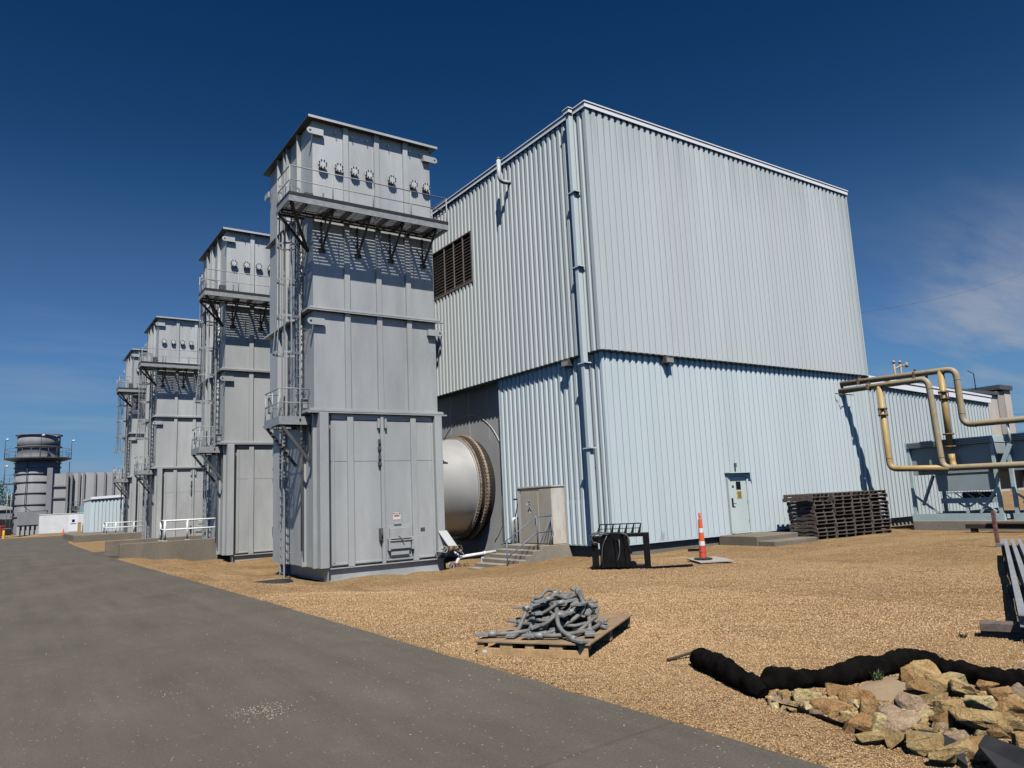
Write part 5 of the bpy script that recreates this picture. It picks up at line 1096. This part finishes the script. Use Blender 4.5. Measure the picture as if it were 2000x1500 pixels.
def tree(x,y,h,w,label,seed):
    rg=random.Random(seed);o=thing('tree',label,'tree',(x,y,0),'trees beyond the shed')
    mb=MB();mb.tube([(x,y,-.2),(x+.1,y,h*.35),(x,y+.1,h*.8)],[.22,.16,.05],8)
    for k in range(7): a=rg.uniform(0,2*PI);z=h*rg.uniform(.3,.7);mb.tube([(x,y,z),(x+w*.4*math.cos(a),y+w*.4*math.sin(a),z+h*.15)],[.07,.02],5)
    mb.build('trunk',MAT['bark'],o);mb=MB()
    cl=[(rg.gauss(0,w*.22),rg.gauss(0,w*.22),h*rg.uniform(.32,.95)) for _ in range(26)]
    for i in range(2600):
        c=rg.choice(cl);s_=w*.13;p=Vector((x+c[0]+rg.gauss(0,s_),y+c[1]+rg.gauss(0,s_),c[2]+rg.gauss(0,s_)))
        a=Vector((rg.gauss(0,1),rg.gauss(0,1),rg.gauss(0,1))).normalized()*.16;b=a.orthogonal().normalized()*.09
        mb.add([p-a,p+b,p+a,p-b],[(0,1,2,3)])
    mb.build('crown',MAT['leaf'],o)
tree(-1.5,158,8.6,5.,'dark evergreen tree above shed at far left edge',1);tree(-6,162,9.,6,'taller dark tree outside left edge behind shed',2);tree(2.2,166,6.6,4.,'small dark tree behind the round stack',3)
# concrete building far right
X0=onY(1888,770,40)[0];Xa=onY(1945,765,40)[0];Xb=onY(1957,765,40)[0];X1=onY(1969,765,40)[0]
cb_=thing('concrete_building','pale concrete building with grey pilaster far behind the low wing','building',(96,40,0))
mb=MB();mb.box(X0-8,Xa,40,60,0,11.5);mb.box(Xb,X1,39.8,60,0,12.2);mb.build('wall',MAT['farwall'],cb_);mb=MB();mb.box(Xa+.003,Xb-.003,39.9,60,0,12.0);mb.build('pilaster',MAT['farwall2'],cb_)
mb=MB();mb.box(X0-8.1,Xa-.01,39.7,60,11.502,11.85);mb.box(Xa-.005,X1+.1,39.5,60,12.202,12.75);mb.build('coping',MAT['tower_dark'],cb_)
mb=MB();xx=onY(1915,760,40)[0];mb.tube([(xx,40.5,11.8),(xx,40.5,14.0),(xx-1.4,40.5,14.3)],.06,5);mb.build('roof_antenna',MAT['tower_dark'],cb_)
for (u0,v0,u1,v1,Y,rad_,lb) in((1600,623,2060,510,60,.014,'thin overhead power line crossing the sky above low wing'),(1960,808,2060,803,55,.02,'upper thin power line at right edge behind yellow pipe'),(1960,826,2060,824,55,.015,'middle thin power line at right edge behind yellow pipe'),(1960,843,2060,838,55,.015,'lowest thin power line at right edge behind yellow pipe')):
    a=Vector(onY(u0,v0,Y));b=Vector(onY(u1,v1,Y));mb=MB();mb.tube([a.lerp(b,k/16)-Vector((0,0,1.6*math.sin(PI*k/16) if u0<1700 else .2)) for k in range(17)],rad_,5);tag(mb.build('power_line',MAT['black']),lb,'power line')
# ================================================================== LIGHT
sd=Vector((-.55,-1,1.65)).normalized()
sl=bpy.data.lights.new('sun','SUN');sl.energy=5.0;sl.angle=math.radians(.53);sl.color=(1,.955,.89)
so=bpy.data.objects.new('sun',sl);COL.objects.link(so);so.rotation_euler=sd.to_track_quat('Z','Y').to_euler();so.location=(0,0,40)
w=bpy.data.worlds.new('World');S.world=w;w.use_nodes=True;nt=w.node_tree;bg=nt.nodes['Background']
sk=N(nt,'ShaderNodeTexSky',sky_type='NISHITA');sk.sun_disc=False;sk.sun_elevation=math.asin(sd.z);sk.sun_rotation=math.atan2(sd.x,sd.y);sk.air_density=1.;sk.dust_density=.4;sk.ozone_density=3.;sk.altitude=300
hs=N(nt,'ShaderNodeHueSaturation');hs.inputs['Saturation'].default_value=1.25;L(nt,sk.outputs[0],hs.inputs['Color'])
sc_=N(nt,'ShaderNodeVectorMath',operation='SCALE');sc_.inputs[3].default_value=.1;L(nt,hs.outputs[0],sc_.inputs[0])
cu=N(nt,'ShaderNodeRGBCurve');L(nt,sc_.outputs[0],cu.inputs['Color'])
for ch,pts in((0,[(0,0),(.035,.006),(.094,.08),(.32,.20),(1,.30)]),(1,[(0,0),(.11,.050),(.226,.195),(.49,.42),(1,.50)]),(2,[(0,0),(.278,.175),(.463,.45),(.68,.74),(1,.80)])):
    c_=cu.mapping.curves[ch]
    for k,(a,b) in enumerate(pts):
        if k<2 and k<len(c_.points) and False: pass
    while len(c_.points)>2: c_.points.remove(c_.points[1])
    c_.points[0].location=pts[0];c_.points[1].location=pts[-1]
    for a,b in pts[1:-1]: c_.points.new(a,b)
cu.mapping.update()
gm=N(nt,'ShaderNodeVectorMath',operation='SCALE');gm.inputs[3].default_value=10.;L(nt,cu.outputs[0],gm.inputs[0])
tc=N(nt,'ShaderNodeTexCoord');D_=tc.outputs['Generated']
sp_=N(nt,'ShaderNodeSeparateXYZ');L(nt,D_,sp_.inputs[0])
def math_(op,a,b=None):
    n=N(nt,'ShaderNodeMath',operation=op)
    for i,x in enumerate((a,b)):
        if x is None: continue
        if hasattr(x,'node'): L(nt,x,n.inputs[i])
        else: n.inputs[i].default_value=x
    return n.outputs[0]
zz=math_('ADD',math_('MAXIMUM',sp_.outputs[2],0.),.12)
cv=N(nt,'ShaderNodeCombineXYZ');L(nt,math_('DIVIDE',sp_.outputs[0],zz),cv.inputs[0]);L(nt,math_('DIVIDE',sp_.outputs[1],zz),cv.inputs[1])
mp=N(nt,'ShaderNodeMapping');mp.inputs['Scale'].default_value=(.42,1.25,1);mp.inputs['Rotation'].default_value=(0,0,.75);L(nt,cv.outputs[0],mp.inputs[0])
cn_=noise(nt,mp.outputs[0],.9,7,.6);cl=ramp(nt,cn_,[(.44,0.),(.53,.35),(.68,1.)])
def lobe(u,v,k):
    d=Vector(pray(u,v)).normalized();vm_=N(nt,'ShaderNodeVectorMath',operation='DOT_PRODUCT');L(nt,D_,vm_.inputs[0]);vm_.inputs[1].default_value=d
    return math_('POWER',math_('MAXIMUM',vm_.outputs['Value'],0.),k)
msk=math_('ADD',math_('MULTIPLY',math_('ADD',math_('MULTIPLY',lobe(1930,670,160),1.9),math_('MULTIPLY',lobe(1960,500,420),.9)),1.),math_('MULTIPLY',lobe(150,820,160),.9))
cf=math_('MINIMUM',math_('MULTIPLY',math_('MULTIPLY',cl,msk),.55),.62)
c=mix(nt,cf,gm.outputs[0],(5.6,6.1,6.9))
L(nt,c,bg.inputs['Color']);bg.inputs['Strength'].default_value=.06
S.view_settings.view_transform='Standard';S.view_settings.look='None';S.view_settings.gamma=1;S.view_settings.exposure=.12
S.cycles.max_bounces=6;S.cycles.diffuse_bounces=0
